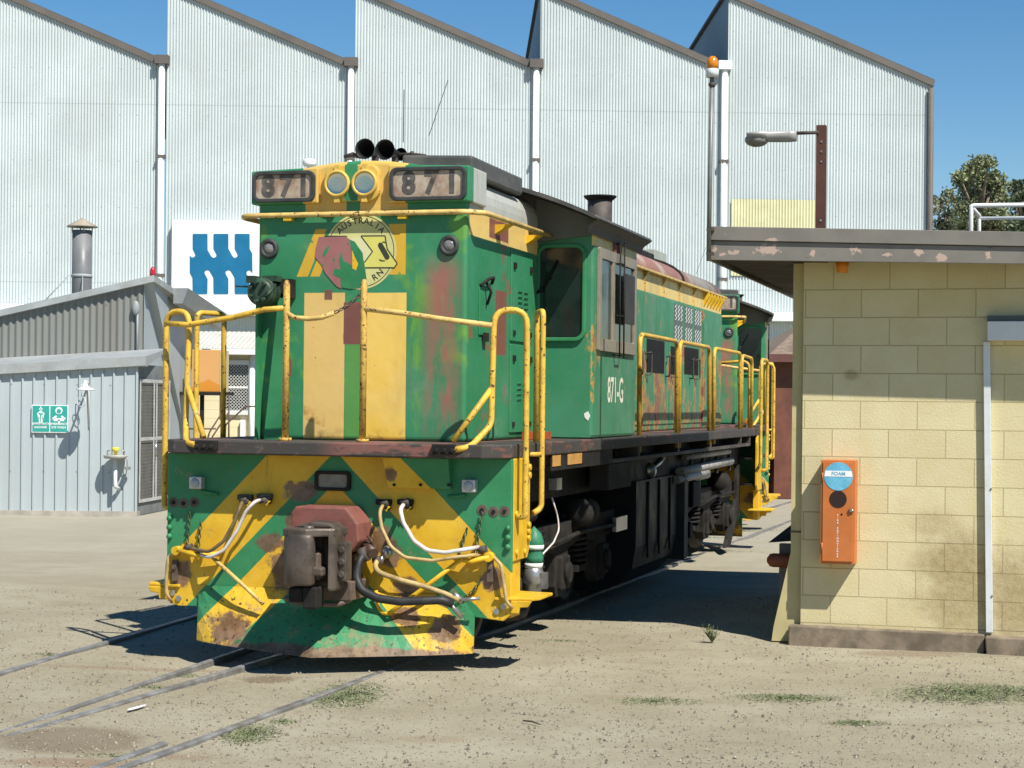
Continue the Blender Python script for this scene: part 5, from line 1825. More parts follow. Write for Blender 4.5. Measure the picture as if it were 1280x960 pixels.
part(m, 'yellow_under_paint', M_yel, em)

# round ribbed canister at the left of the nose with its bracket
cx, cz = fr(333, 366, YN-0.12)
m = MBL()
m.lathe((cx, YN-0.26, cz), (0, 1, 0), [(0, 0.02), (0.0, 0.085), (0.02, 0.11), (0.05, 0.10), (0.06, 0.115), (0.10, 0.115), (0.11, 0.10), (0.16, 0.115), (0.24, 0.105), (0.26, 0.06)], 22)
m.tube([(cx-0.08, YN-0.24, cz+0.04), (cx-0.2, YN-0.26, cz+0.045)], 0.008, 6)
for k in range(7):
    a = k*0.9
    m.cyl((cx+0.075*math.cos(a), YN-0.30, cz+0.075*math.sin(a)), (cx+0.075*math.cos(a), YN-0.24, cz+0.075*math.sin(a)), 0.016, seg=6)
m.box(cx-0.10, cx-0.03, YN-0.29, YN-0.16, cz+0.07, cz+0.125)
m.box(cx+0.0, cx+0.12, YN-0.20, YN-0.08, cz+0.085, cz+0.13)
m.tube([(cx+0.02, YN-0.27, cz-0.05), (cx+0.09, YN-0.29, cz-0.02), (cx+0.11, YN-0.2, cz+0.06)], 0.012, 6, 0.03)
can = part(m, 'jumper_socket', vary('grimy_dark_green', (0.02, 0.05, 0.03), 0.4, 9, 0.5, dirt=(0.08, 0.08, 0.06), dirt_amt=0.6, bump=0.4))
m = MBL(); m.box(cx+0.08, cx+0.20, YN-0.10, YN+0.01, cz-0.04, cz+0.11)
part(m, 'bracket', M_dark, can)
m = MBL()
m.prism([(cx-0.02, 1.60), (cx+0.14, 1.60), (cx+0.14, cz-0.02), (cx+0.10, cz+0.02)], 'y', YN-0.10, YN-0.085)
m.box(cx-0.10, cx-0.08, YN-0.10, YN, 1.60, cz-0.05)
part(m, 'side_fin', M_green)

# ---- horns, antenna dome, whip aerials on the nose roof
hx = fr(455, 186, YN+0.6)
for px, py, r, yo in ((456, 186, 0.085, 0.45), (481, 187, 0.085, 0.45), (501, 193, 0.055, 0.75)):
    x, z = fr(px, py, YN+yo)
    m = MBL()
    m.lathe((x, YN+yo, z), (0, 1, 0), [(0.012, r*0.9), (0.0, r*1.0), (-0.004, r*0.97), (0.03, r*0.84), (0.10, r*0.62), (0.22, r*0.42), (0.40, r*0.30), (0.5, r*0.3), (0.5, 0.001)], 26, True, False)
    m.lathe((x, YN+yo+0.02, z), (0, 1, 0), [(0.0, r*0.84), (0.06, r*0.62), (0.2, r*0.3), (0.21, 0.001)], 26, True, False)
    hn = part(m, 'horn', vary('black_horn_steel', (0.025, 0.024, 0.023), 0.3, 7, 0.4, 0.3))
    m = MBL(); m.box(x-0.02, x+0.02, YN+yo+0.22, YN+yo+0.28, 3.79, z)
    part(m, 'horn_stand', M_grime, hn)
m = MBL()
p = [fp(px, py, YN+0.7) for px, py in ((495, 193), (515, 192), (532, 194), (537, 199), (530, 203))]
m.tube(p, 0.010, 8)
m.sphere(p[1], 0.022, 8, 6)
p = [fp(px, py, YN+0.5) for px, py in ((430, 196), (440, 193), (452, 197))]
m.tube(p, [0.012, 0.022, 0.012], 8)
part(m, 'horn_pipe', M_grime)
x, z = fr(387, 203, YN+0.5)
m = MBL()
m.lathe((x, YN+0.5, z-0.06), (0, 0, 1), [(0, 0.02), (0.03, 0.025), (0.03, 0.05), (0.045, 0.056), (0.075, 0.056), (0.088, 0.04), (0.09, 0.0)], 18)
part(m, 'antenna_dome', M_white)
m = MBL()
m.tube([fp(504, 178, YN+1.2), fp(505, 112, YN+1.2)], 0.004, 5)
m.tube([fp(536, 170, YN+1.2), fp(560, 100, YN+1.2)], 0.003, 5)
m.each('whip_aerial', M_black, L)

# ---- cab
CW, CY0, CY1 = 1.38, 2.62, 4.44
m = MBL(); m.box(-CW, CW, CY0, CY1, 1.603, 3.44)
cab = part(m, 'cab', M_cab, bevel=0.03)
m = MBL()
for sx_ in (1, -1):
    m.box(min(sx_*0.87, sx_*1.36), max(sx_*0.87, sx_*1.36), CY0-0.006, CY0+0.02, 1.61, 3.415)
m.each('cab_front', M_cabfront, cab, bevel=0.003)
roofz = lambda x: 3.895 - 0.375*(abs(x)/1.50)**1.9
RX = np.linspace(-1.50, 1.50, 31)
up = [(x, roofz(x)) for x in RX]
dn = [(x, roofz(x)-0.035) for x in RX[::-1]]
m = MBL(); m.prism(up + dn, 'y', 2.14, 4.50, True)
rf = part(m, 'roof', M_roofgrey, cab)
m = MBL()
und = [(x, roofz(x)-0.037) for x in np.linspace(-1.44, 1.44, 25)]
m.prism(und + [(1.385, 3.40), (-1.385, 3.40)], 'y', CY0+0.0, CY1+0.03)
part(m, 'roof_bulkhead', vary('grey_bulkhead', (0.15, 0.15, 0.135), 0.15, 3, 0.6, dirt=(0.09, 0.075, 0.06), dirt_amt=0.5), rf)
m = MBL()
for sx_ in (1, -1):
    m.prism([(sx_*1.50, roofz(1.5)-0.005), (sx_*1.475, roofz(1.5)-0.03), (sx_*1.40, 3.445), (sx_*1.385, 3.40), (sx_*1.40, 3.385), (sx_*1.42, 3.44), (sx_*1.505, 3.50)], 'y', 2.30, 4.54)
m.each('eave', M_roofgrey, rf)
m = MBL()
for sx_ in (1, -1):
    m.prism([(sx_*0.86, roofz(0.86)-0.04), (sx_*1.47, roofz(1.47)-0.04), (sx_*1.38, 3.39), (sx_*0.86, 3.33)], 'y', CY0-0.04, CY0-0.008)
m.each('front_header', vary('grey_header', (0.12, 0.125, 0.11), 0.15, 3, 0.6), rf)
# front windows with rubber surrounds and wipers
for sx_ in (1, -1):
    x0, x1 = (0.90, 1.285) if sx_ > 0 else (-1.285, -0.90)
    m = MBL()
    ring_prism(m, rrect(x0-0.035, x1+0.035, 2.455, 3.315, 0.10, 7), rrect(x0, x1, 2.49, 3.28, 0.07, 7), 'y', CY0-0.040, CY0-0.004)
    fw = part(m, 'front_window', M_green, cab, bevel=0.008)
    m = MBL(); m.prism(rrect(x0-0.003, x1+0.003, 2.487, 3.283, 0.07, 7), 'y', CY0-0.018, CY0-0.008)
    part(m, 'pane', M_glass, fw)
    m = MBL()
    a, b = (0.915, 2.90), (1.06, 3.17)
    m.tube([(sx_*a[0], CY0-0.05, a[1]), (sx_*b[0], CY0-0.045, b[1])], 0.009, 6)
    m.tube([(sx_*(a[0]-0.06), CY0-0.03, a[1]-0.03), (sx_*(a[0]+0.02), CY0-0.055, a[1]+0.02)], 0.014, 6)
    m.box(min(sx_*0.99, sx_*1.0), max(sx_*0.99, sx_*1.0), CY0-0.042, CY0-0.034, 3.0, 3.02)
    part(m, 'wiper', M_black, fw)
# sliding side windows, weather-strip frame, mirror bars
M_frame = vary('dull_alloy_frame', (0.27, 0.24, 0.185), 0.2, 6, 0.55, 0.1, dirt=(0.15, 0.12, 0.085), dirt_amt=0.5)
for sx_ in (1, -1):
    xa = lambda a, b: (min(sx_*a, sx_*b), max(sx_*a, sx_*b))
    ya, yb, za_, zb2 = 2.78, 4.26, 2.43, 3.25
    m = MBL()
    ring_prism(m, rrect(ya-0.04, yb+0.04, za_-0.05, zb2+0.045, 0.01, 1), rrect(ya+0.04, yb-0.06, za_+0.06, zb2-0.05, 0.01, 1), 'x', *xa(CW+0.001, CW+0.03))
    m.box(*xa(CW+0.001, CW+0.028), 3.27, 3.36, za_, zb2)
    sw = part(m, 'side_window', M_frame, cab, bevel=0.004)
    m = MBL(); m.box(*xa(CW+0.002, CW+0.010), ya+0.03, yb-0.05, za_+0.05, zb2-0.04)
    part(m, 'pane', M_glass, sw)
    m = MBL()
    for yq in (3.42, 3.60):
        m.tube([(sx_*(CW+0.06), yq, 2.34), (sx_*(CW+0.06), yq, 3.40)], 0.008, 6)
    for zq in (2.36, 2.72, 3.2, 3.38):
        m.tube([(sx_*(CW+0.0), 3.42, zq), (sx_*(CW+0.06), 3.42, zq), (sx_*(CW+0.06), 3.60, zq)], 0.008, 6)
    mr = part(m, 'mirror_bars', M_dark, sw)
    m = MBL(); m.box(*xa(CW+0.045, CW+0.07), 3.62, 4.02, 2.66, 3.12)
    part(m, 'wind_deflector', M_gasket, mr)
    m = MBL(); m.box(*xa(CW+0.001, CW+0.02), 3.36, 3.47, 3.30, 3.42); m.box(*xa(CW+0.001, CW+0.02), 3.56, 3.67, 3.27, 3.40)
    m.each('hinge_plate', M_pink, mr)
    m = MBL()
    if sx_ > 0:
        m.text('871-G', 0.325, lambda u, v: (CW+0.0025, 3.53+u, 2.025+v), 0.006, sx=0.80)
    else:
        m.text('871-G', 0.325, lambda u, v: (-CW-0.0025, 3.53-u, 2.025+v), 0.006, sx=0.80)
    part(m, 'cab_number', M_lining, cab, fix=False)
# chip of bare white filler on the cab front
m = MBL()
q = [fp(px, py, CY0-0.008)[::2] for px, py in ((730, 517), (735, 514), (738, 520), (735, 526), (731, 522))]
m.prism(q, 'y', CY0-0.010, CY0-0.0065)
part(m, 'paint_scar', M_white, cab)

# exhaust stack behind the cab
x, z = fr(750, 262, 5.2)
m = MBL(); m.cyl((x, 5.2, 3.55), (x, 5.2, 4.0), 0.125, seg=22)
ex = part(m, 'exhaust_stack', vary('sooty_brown_steel', (0.075, 0.062, 0.052), 0.3, 5, 0.6, dirt=(0.03, 0.026, 0.024), dirt_amt=0.6))
m = MBL(); m.lathe((x, 5.2, 3.985), (0, 0, 1), [(0, 0.13), (0.03, 0.165), (0.045, 0.17), (0.047, 0.12), (0.0, 0.11)], 22)
part(m, 'stack_rim', M_black, ex)

# ---- long hood
LH = 0.85
Y0, Y1 = 4.44, 12.62
m = MBL(); m.box(-LH, LH, Y0, Y1, 1.603, 3.42)
lh = part(m, 'long_hood', M_hood, bevel=0.02)
rz = lambda a: (LH*math.cos(R(a)), 3.43 + 0.345*math.sin(R(a))**0.9)
sec = [rz(a) for a in np.linspace(2, 88, 10)]
sec = sec + [(-x, z) for x, z in sec[::-1]]
m = MBL(); m.prism([(LH-0.01, 3.43)] + sec + [(-LH+0.01, 3.43)], 'y', Y0, Y1-0.02, True)
hr = part(m, 'hood_roof', M_hoodroof, lh)
for sx_ in (1, -1):
    m = MBL(); m.box(min(sx_*0.84, sx_*0.915), max(sx_*0.84, sx_*0.915), Y0, Y1+0.12, 3.415, 3.44)
    part(m, 'gutter', M_railcream, lh, bevel=0.004)
    for yq in (5.15, 6.25, 7.3, 8.4, 9.4, 10.4):
        m = MBL(); m.prism([(sx_*0.85, 3.30), (sx_*0.85, 3.414), (sx_*0.91, 3.414)], 'y', yq-0.02, yq+0.02)
        m.box(min(sx_*0.85, sx_*0.87), max(sx_*0.85, sx_*0.87), yq-0.012, yq+0.012, 3.19, 3.30)
        part(m, 'gutter_bracket', M_railcream, lh)
    for k in range(6):
        m = MBL(); yq = 11.2 + 0.24*k
        m.prism([(sx_*0.85, 3.22), (sx_*0.85, 3.41), (sx_*0.925, 3.41), (sx_*0.925, 3.36)], 'y', yq-0.03, yq+0.03)
        part(m, 'roof_rib', M_yel, lh)
    doors = [(5.05, 5.72), (5.76, 6.45), (6.49, 7.18), (7.22, 7.95), (7.99, 8.72), (8.76, 9.62), (9.66, 10.30), (10.34, 11.0), (11.06, 11.75), (11.79, 12.5)]
    for i, (ya, yb) in enumerate(doors):
        m = MBL()
        out_ = 0.012 if i not in (8, 9) else 0.03
        m.box(min(sx_*(LH-0.01), sx_*(LH+out_)), max(sx_*(LH-0.01), sx_*(LH+out_)), ya, yb, 1.68, 3.17)
        d = part(m, 'hood_door', M_hood, lh, bevel=0.005)
        if i < 8:
            m = MBL()
            yq = ya+0.12 if i % 2 else yb-0.12
            m.tube([(sx_*(LH+0.01), yq, 2.48), (sx_*(LH+0.07), yq, 2.50), (sx_*(LH+0.07), yq+0.1*(1 if i % 2 else -1), 2.50), (sx_*(LH+0.07), yq+0.1*(1 if i % 2 else -1), 2.25), (sx_*(LH+0.01), yq, 2.25)], 0.010, 6, 0.03)
            part(m, 'handle', M_grime if i else M_yel, d)
    for ya, yb in ((9.05, 9.60), (9.75, 10.27), (10.42, 10.93)):
        m = MBL(); m.box(min(sx_*(LH+0.012), sx_*(LH+0.016)), max(sx_*(LH+0.012), sx_*(LH+0.016)), ya, yb, 2.68, 3.15)
        vg = part(m, 'vent_grille', vary('grey_vent_backing', (0.10, 0.12, 0.11), 0.2, 6, 0.6), lh)
        m = MBL()
        nz, ncol = 7, 3
        w = (yb-ya)/ncol
        for c in range(ncol):
            yc = ya + w*(c+0.5)
            for hh, (zlo, zhi) in enumerate(((2.69, 2.885), (2.95, 3.14))):
                pts = [(yc + (w*0.30 if k % 2 else -w*0.30), zlo + (zhi-zlo)*k/nz*1.0) for k in range(nz+1)]
                for a, b in zip(pts[:-1], pts[1:]):
                    xo = sx_*(LH+0.0185)
                    m.add([(xo, a[0]-0.026, a[1]), (xo, a[0]+0.026, a[1]), (xo, b[0]+0.026, b[1]), (xo, b[0]-0.026, b[1])], [(0, 1, 2, 3)])
        part(m, 'vent_slats', M_white, vg, fix=False)
    for ya, yb, za_, zb2 in ((7.42, 8.45, 2.28, 2.66), (8.85, 9.5, 2.28, 2.62), (9.75, 10.75, 2.30, 2.64)):
        m = MBL(); m.box(min(sx_*(LH+0.013), sx_*(LH+0.016)), max(sx_*(LH+0.013), sx_*(LH+0.016)), ya, yb, za_, zb2)
        part(m, 'intake_opening', M_black, lh)
m = MBL()
for yq, zt_ in ((6.4, 3.86), (7.6, 3.84)):
    m.tube([(0.50, yq, 3.6), (0.50, yq, zt_), (0.50, yq+0.5, zt_), (0.50, yq+0.5, 3.6)], 0.016, 8, 0.06)
part(m, 'lifting_loop', M_dark, hr)
m = MBL()
m.box(-0.5, 0.5, 7.8, 9.6, 3.70, 3.80)
part(m, 'radiator_hatch', M_dark, hr, bevel=0.02)
m = MBL(); m.box(-0.35, 0.42, 10.0, 10.8, 3.70, 3.90)
part(m, 'roof_box', vary('pale_green_grey', (0.34, 0.37, 0.32), 0.1, 4, 0.6), hr, bevel=0.01)
m = MBL(); m.tube([(LH*math.cos(R(a))*1.01, 9.7, 3.43+0.36*math.sin(R(a))**0.9) for a in np.linspace(0, 180, 17)], 0.02, 6)
part(m, 'roof_strap', M_dark, hr)

# ---- handrails
def rail_part(pts, r=0.021, rad=0.10, mat=None, name='handrail', parent=None):
    m = MBL(); m.tube(pts, r, 10, rad)
    return part(m, name, mat or M_rail, parent)


for sx_ in (1, -1):
    X = sx_*1.36
    for ya, yb in ((4.70, 6.66), (6.80, 8.72), (9.05, 11.10)):
        rail_part([(X, ya, 1.44), (X, ya, 2.60), (X, yb, 2.60), (X, yb, 1.44)], 0.024, 0.13)
    rail_part([(X, 11.25, 1.60), (X, 11.25, 2.58), (X, 12.15, 2.56), (X, 12.15, 1.60)], 0.022, 0.13)
    # front step rails: long outer grab rail down to the pilot, hooped return with brace on the deck
    xo, xi = sx_*1.475, sx_*1.33
    rail_part([(sx_*1.41, 0.10, 1.06), (xo, 0.10, 1.06), (xo, 0.10, 2.60), (sx_*1.24, 0.03, 2.60), (sx_*1.24, -0.02, 1.74), (sx_*1.14, -0.22, 1.58), (sx_*1.02, -0.255, 1.56)], 0.0235, 0.12)
    rail_part([(sx_*1.24, 0.0, 2.02), (sx_*1.0, -0.20, 1.62)], 0.022, 0)
    for yq in (-0.14,):
        m = MBL(); m.box(min(sx_*0.86, sx_*1.04), max(sx_*0.86, sx_*1.04), -0.275, -0.236, 1.525, 1.60)
        for k in range(3):
            m.cyl((sx_*(0.90+0.06*k), -0.295, 1.555), (sx_*(0.90+0.06*k), -0.27, 1.555), 0.018, seg=8)
        part(m, 'rail_foot', M_dark, bevel=0.006)
    # rear grab rails of the step well
    rail_part([(sx_*1.41, 0.56, 1.06), (sx_*1.46, 0.62, 1.10), (sx_*1.46, 0.62, 2.62), (sx_*1.34, 0.88, 2.62), (sx_*1.34, 0.88, 1.60)], 0.0225, 0.06)
    rail_part([(sx_*1.38, 0.5, 1.515), (sx_*1.46, 0.62, 1.515)], 0.018, 0)
    # rear end rails
    rail_part([(sx_*1.41, 12.86, 1.0), (xo, 12.86, 1.0), (xo, 12.86, 2.55), (xo, 12.25, 2.55), (xo, 12.25, 1.1), (sx_*1.41, 12.3, 1.0)], 0.0235, 0.12)
    rail_part([(sx_*1.20, 12.98, 1.6), (sx_*1.20, 12.98, 2.55), (sx_*0.6, 12.98, 2.50)], 0.0225, 0.12)
# nose platform stanchions and the sagging chain
for px in (357.5, 454):
    x = fr(px, 450, -0.04)[0]
    m = MBL(); m.tube([(x, -0.04, 1.60), (x, -0.04, 2.80), (x, -0.035, 2.83)], [0.026, 0.026, 0.012], 10)
    m.cyl((x, -0.04, 1.60), (x, -0.04, 1.625), 0.05, seg=10)
    part(m, 'stanchion', vary('rust_streaked_yellow_post', (0.60, 0.38, 0.08), 0.2, 8, 0.55, dirt=(0.20, 0.09, 0.03), dirt_amt=0.75, dirt_scale=7, spots=(0.07, 0.04, 0.025), spot_lo=0.57))
xl_, xr_ = fr(357.5, 450, -0.04)[0], fr(454, 450, -0.04)[0]
q = [fp(px, py, -0.04) for px, py in ((207, 404), (235, 406), (290, 397), (330, 387), (357, 385))]
rail_part(q, 0.022, 0.06)
q = [fp(px, py, -0.045) for px, py in ((456, 386), (500, 391), (560, 400), (616, 407))]
rail_part(q, 0.022, 0.0, M_railcream)
m = MBL()
q = [Vector(fp(px, py, -0.045)) for px, py in ((358, 391), (368, 397), (385, 398.5), (402, 397), (418, 391))]
m.tube(q, 0.019, 8)
part(m, 'chain_sleeve', M_railcream)


def chain(m, pts, r=0.0055, link=0.030, w=0.42):
    P = [Vector(p) for p in pts]
    seg = [(P[i+1]-P[i]).length for i in range(len(P)-1)]
    tot, n = sum(seg), max(2, int(sum(seg)/(link*1.25)))
    for k in range(n):
        d = tot*(k+0.5)/n
        i = 0
        while i < len(seg)-1 and d > seg[i]:
            d -= seg[i]; i += 1
        c = P[i] + (P[i+1]-P[i])*(d/seg[i])
        t = (P[i+1]-P[i]).normalized()
        u = t.orthogonal().normalized()
        u = u if k % 2 else t.cross(u).normalized()
        rings = []
        v = t.cross(u).normalized()
        for a in range(11):
            w_ = a*2*math.pi/10
            cen = c + t*math.cos(w_)*link*0.78 + u*math.sin(w_)*link*w
            dn = (t*math.cos(w_) + u*math.sin(w_)).normalized()
            rings.append([cen + (dn*math.cos(b*1.5708) + v*math.sin(b*1.5708))*r for b in range(4)])
        m.loft(rings, True, False)


m = MBL(); chain(m, [fp(px, py, -0.045) for px, py in ((418, 391), (432, 384), (444, 374), (453, 366))])
part(m, 'safety_chain', M_rust)

# ---- front coupling gear
M_coup = vary('rusty_worn_casting', (0.115, 0.092, 0.075), 0.45, 5, 0.5, 0.3, dirt=(0.055, 0.034, 0.022), dirt_amt=0.85, dirt_scale=5, bump=0.4)
# red primed drawbar pocket
m = MBL()
m.prism([(-0.235, 0.86), (-0.235, 1.07), (-0.20, 1.12), (0.205, 1.12), (0.30, 1.00), (0.31, 0.87), (0.24, 0.78), (0.06, 0.86)], 'y', -0.30, 0.0)
part(m, 'drawbar_pocket', M_pink, bevel=0.015)
m = MBL()
m.prism([(-0.26, 0.45), (-0.30, 0.75), (-0.20, 0.84), (0.22, 0.76), (0.24, 0.50), (0.12, 0.40)], 'y', -0.16, 0.0)
part(m, 'draft_box', M_rust, bevel=0.012)
m = MBL(); m.box(-0.11, 0.13, -0.62, -0.02, 0.60, 0.82)
part(m, 'coupler_shank', M_rust, bevel=0.03)
# knuckle coupler: head body, guard arm and knuckle
K0 = -0.60
m = MBL()
m.prism([(-0.06, K0+0.22), (0.24, K0+0.22), (0.265, K0+0.06), (0.25, K0-0.03), (0.21, K0-0.07), (0.175, K0+0.04), (0.10, K0+0.09), (-0.06, K0+0.10)], 'z', 0.53, 0.99)
cp = part(m, 'coupler', M_coup, bevel=0.02)
m = MBL()
rings = []
for z, k in ((0.575, 0.93), (0.59, 1.0), (0.74, 1.01), (0.92, 1.0), (0.945, 0.95)):
    rings.append([((0.015 + k*dx), K0 + k*dy, z) for dx, dy in ((-0.13, 0.10), (-0.135, -0.06), (-0.115, -0.14), (-0.07, -0.175), (0.0, -0.185), (0.085, -0.18), (0.105, -0.16), (0.10, -0.08), (0.06, 0.05), (-0.06, 0.14))])
m.loft(rings, True)
part(m, 'knuckle', M_coup, cp, bevel=0.0)
m = MBL()
m.prism([(-0.118, K0-0.13), (-0.06, K0-0.165), (0.08, K0-0.17), (0.14, K0-0.11), (0.255, K0-0.03), (0.26, K0+0.22), (-0.118, K0+0.22)], 'z', 0.925, 0.985)
m.prism([(-0.09, 0.986), (0.24, 0.986), (0.20, 1.02), (0.06, 1.03)], 'y', K0-0.02, K0+0.20)
m.prism([(0.10, 0.64), (0.18, 0.64), (0.18, 0.70), (0.10, 0.71)], 'y', K0-0.10, K0+0.1)
m.each('coupler_top_plate', M_coup, cp, bevel=0.012)
m = MBL()
m.box(0.255, 0.315, K0+0.02, K0+0.15, 0.60, 0.88)
for z in (0.65, 0.74, 0.83):
    m.cyl((0.285, K0-0.0, z), (0.285, K0+0.04, z), 0.026, seg=10)
part(m, 'guard_lug', M_coup, cp, bevel=0.012)
m = MBL(); m.box(0.03, 0.14, K0-0.10, K0+0.05, 0.40, 0.56); m.box(-0.10, 0.02, K0-0.06, K0+0.1, 0.44, 0.55)
part(m, 'lock_block', M_dark, cp, bevel=0.015)
m = MBL(); m.cyl((0.04, K0-0.02, 0.955), (0.04, K0-0.02, 1.0), 0.04, seg=14)
part(m, 'knuckle_pin', M_coup, cp)
m = MBL(); m.box(0.0, 0.30, -0.42, -0.05, 0.44, 0.58)
m.tube([(-0.25, -0.35, 0.43), (-0.05, -0.42, 0.41), (0.2, -0.42, 0.41), (0.28, -0.36, 0.45)], 0.022, 8, 0.05)
part(m, 'carrier_iron', M_rust, bevel=0.01)


def hose(pts, r, mat, name, ly=None, tips=None):
    m = MBL(); m.tube([fp(px, py, l) for px, py, l in pts], r, 10, 0.12, 6)
    h = part(m, name, mat)
    if tips:
        m = MBL()
        for (px, py, l) in tips:
            c = fp(px, py, l)
            m.cyl((c[0]-0.03, c[1], c[2]-0.01), (c[0]+0.03, c[1], c[2]+0.01), r*1.7, seg=10)
        m.each('hose_fitting', M_grime, h)
    return h


D1, D2 = -0.05, -0.16
hose([(303, 627, D1), (300, 634, D2), (293, 652, D2), (280, 676, D2), (262, 690, D2), (240, 686, D1), (232, 683, D1)], 0.014, M_hose_b, 'jumper_cable', tips=[(305, 625, D1), (236, 684, D1)])
hose([(326, 625, D1), (318, 627, D2), (307, 640, D2), (296, 664, D2), (280, 688, D2), (262, 697, D2), (248, 693, D1)], 0.014, M_hose_w, 'jumper_cable', tips=[(329, 625, D1), (250, 692, D1)])
hose([(479, 631, D1), (474, 640, D2), (477, 660, D2), (488, 683, D2), (506, 697, D2), (540, 701, D2), (572, 696, D2), (600, 693, D1)], 0.014, M_hose_c, 'jumper_cable', tips=[(481, 629, D1)])
hose([(505, 630, D1), (500, 637, D2), (504, 653, D2), (517, 676, D2), (534, 688, D2), (556, 691, D2), (580, 687, D2), (598, 684, D1)], 0.0165, M_hose_w, 'jumper_cable', tips=[(507, 628, D1), (603, 687, D1)])
for px, py in ((478, 629), (505, 629), (305, 623), (329, 622)):
    c = fp(px, py, -0.03)
    m = MBL()
    m.box(c[0]-0.05, c[0]+0.07, -0.05, 0.0, c[2]-0.012, c[2]+0.03)
    m.cyl((c[0]+0.03, -0.07, c[2]-0.02), (c[0]+0.05, -0.01, c[2]-0.03), 0.022, seg=10)
    part(m, 'jumper_receptacle', M_grime if px < 400 else M_dark, bevel=0.005)
    m = MBL()
    m.prism([(c[0]+0.03, c[2]-0.01), (c[0]+0.075, c[2]-0.025), (c[0]+0.05, c[2]-0.045), (c[0]+0.045, c[2]-0.06), (c[0]+0.02, c[2]-0.04)], 'y', -0.062, -0.05)
    part(m, 'receptacle_cap', M_yel)
hose([(457, 690, -0.20), (449, 702, -0.26), (445, 722, -0.30), (452, 738, -0.32), (472, 748, -0.32), (500, 752, -0.30), (530, 751, -0.26), (552, 750, -0.22), (566, 755, -0.18)], 0.033, M_rubber, 'brake_hose', tips=[(455, 693, -0.20)])
hose([(473, 699, -0.14), (468, 708, -0.20), (474, 716, -0.24), (500, 725, -0.24), (530, 733, -0.22), (556, 742, -0.18), (574, 750, -0.16)], 0.020, M_hose_c, 'air_hose', tips=[(472, 701, -0.14)])
# angle cocks
m = MBL()
c = fp(464, 686, -0.14)
m.cyl((c[0]-0.06, -0.10, c[2]+0.03), (c[0]+0.04, -0.20, c[2]-0.03), 0.042, seg=12)
m.sphere((c[0], -0.15, c[2]), 0.05, 10, 7)
m.tube([(c[0]-0.02, -0.17, c[2]+0.10), (c[0]+0.02, -0.18, c[2]+0.06), (c[0]+0.035, -0.17, c[2]-0.02)], 0.010, 6, 0.03)
part(m, 'angle_cock', vary('brown_iron', (0.10, 0.06, 0.045), 0.3, 7, 0.55, 0.3))
m = MBL()
c = fp(484, 690, -0.10)
m.sphere((c[0], -0.10, c[2]), 0.048, 12, 8)
m.cyl((c[0]-0.02, -0.10, c[2]-0.02), (c[0]-0.06, -0.14, c[2]-0.09), 0.022, seg=10)
m.cyl((c[0]+0.02, -0.12, c[2]+0.01), (c[0]+0.055, -0.13, c[2]+0.0), 0.03, seg=6)
part(m, 'isolating_cock', M_steel)
# glad-hand tangle at the hose ends
m = MBL()
for (pa, pb, r) in (((556, 748), (578, 772), 0.020), ((566, 742), (578, 752), 0.026), ((572, 750), (600, 748), 0.013), ((545, 752), (560, 758), 0.016)):
    m.cyl(fp(*pa, -0.16), fp(*pb, -0.13), r, seg=8)
part(m, 'glad_hands', M_steel)
# release levers and bent rods
m = MBL(); m.tube([fp(578, 698, -0.10), fp(530, 735, -0.14), fp(500, 757, -0.16), fp(486, 767, -0.16)], 0.017, 8, 0.05)
m.tube([fp(486, 767, -0.16), fp(478, 767, -0.12), fp(472, 757, -0.10), fp(470, 738, -0.10)], 0.014, 8, 0.05)
part(m, 'release_lever', M_yel)
m = MBL(); m.tube([fp(266, 697, -0.12), fp(300, 728, -0.16), fp(329, 755, -0.18)], 0.016, 8)
part(m, 'release_lever', M_railcream)
m = MBL(); m.tube([fp(617, 696, -0.03), fp(626, 706, -0.05), fp(630, 730, -0.05), fp(633, 752, -0.05), fp(640, 760, -0.01)], 0.014, 8, 0.06)
part(m, 'lever_rod', M_hose_c)
m = MBL(); m.tube([fp(222, 688, -0.03), fp(210, 697, -0.05), fp(208, 722, -0.05), fp(208, 742, -0.05), fp(215, 753, -0.01)], 0.014, 8, 0.06)
part(m, 'lever_rod', M_hose_c)
for pts in (((222, 688), (250, 695), (275, 692)), ((567, 697), (590, 702), (612, 696))):
    m = MBL(); m.tube([fp(px, py, -0.07) for px, py in pts], 0.02, 8, 0.03)
    c = fp(*pts[0 if pts[0][0] < 400 else 2], -0.04)
    m.cyl((c[0], -0.085, c[2]), (c[0], 0.0, c[2]), 0.035, seg=12)
    part(m, 'lever_pivot', M_yel)
for px in (219, 613):
    c = fp(px, 705, -0.02)
    m = MBL(); m.box(c[0]-0.022, c[0]+0.022, -0.03, -0.002, c[2]-0.13, c[2]+0.03)
    m.cyl((c[0], -0.045, c[2]-0.02), (c[0], -0.03, c[2]-0.02), 0.02, seg=8)
    part(m, 'rusty_hanger', M_rust)
for pts in (((602, 640), (600, 660), (594, 692)), ((584, 660), (578, 680), (572, 700)), ((237, 640), (236, 660), (233, 688)), ((251, 652), (249, 672), (247, 694)), ((600, 728), (588, 742), (570, 754))):
    m = MBL(); chain(m, [fp(px, py, -0.03) for px, py in pts], 0.005, 0.024)
    part(m, 'pin_chain', vary('rusty_green_chain', (0.06, 0.10, 0.045), 0.5, 40, 0.7, dirt=(0.12, 0.06, 0.03), dirt_amt=0.7, dirt_scale=25))
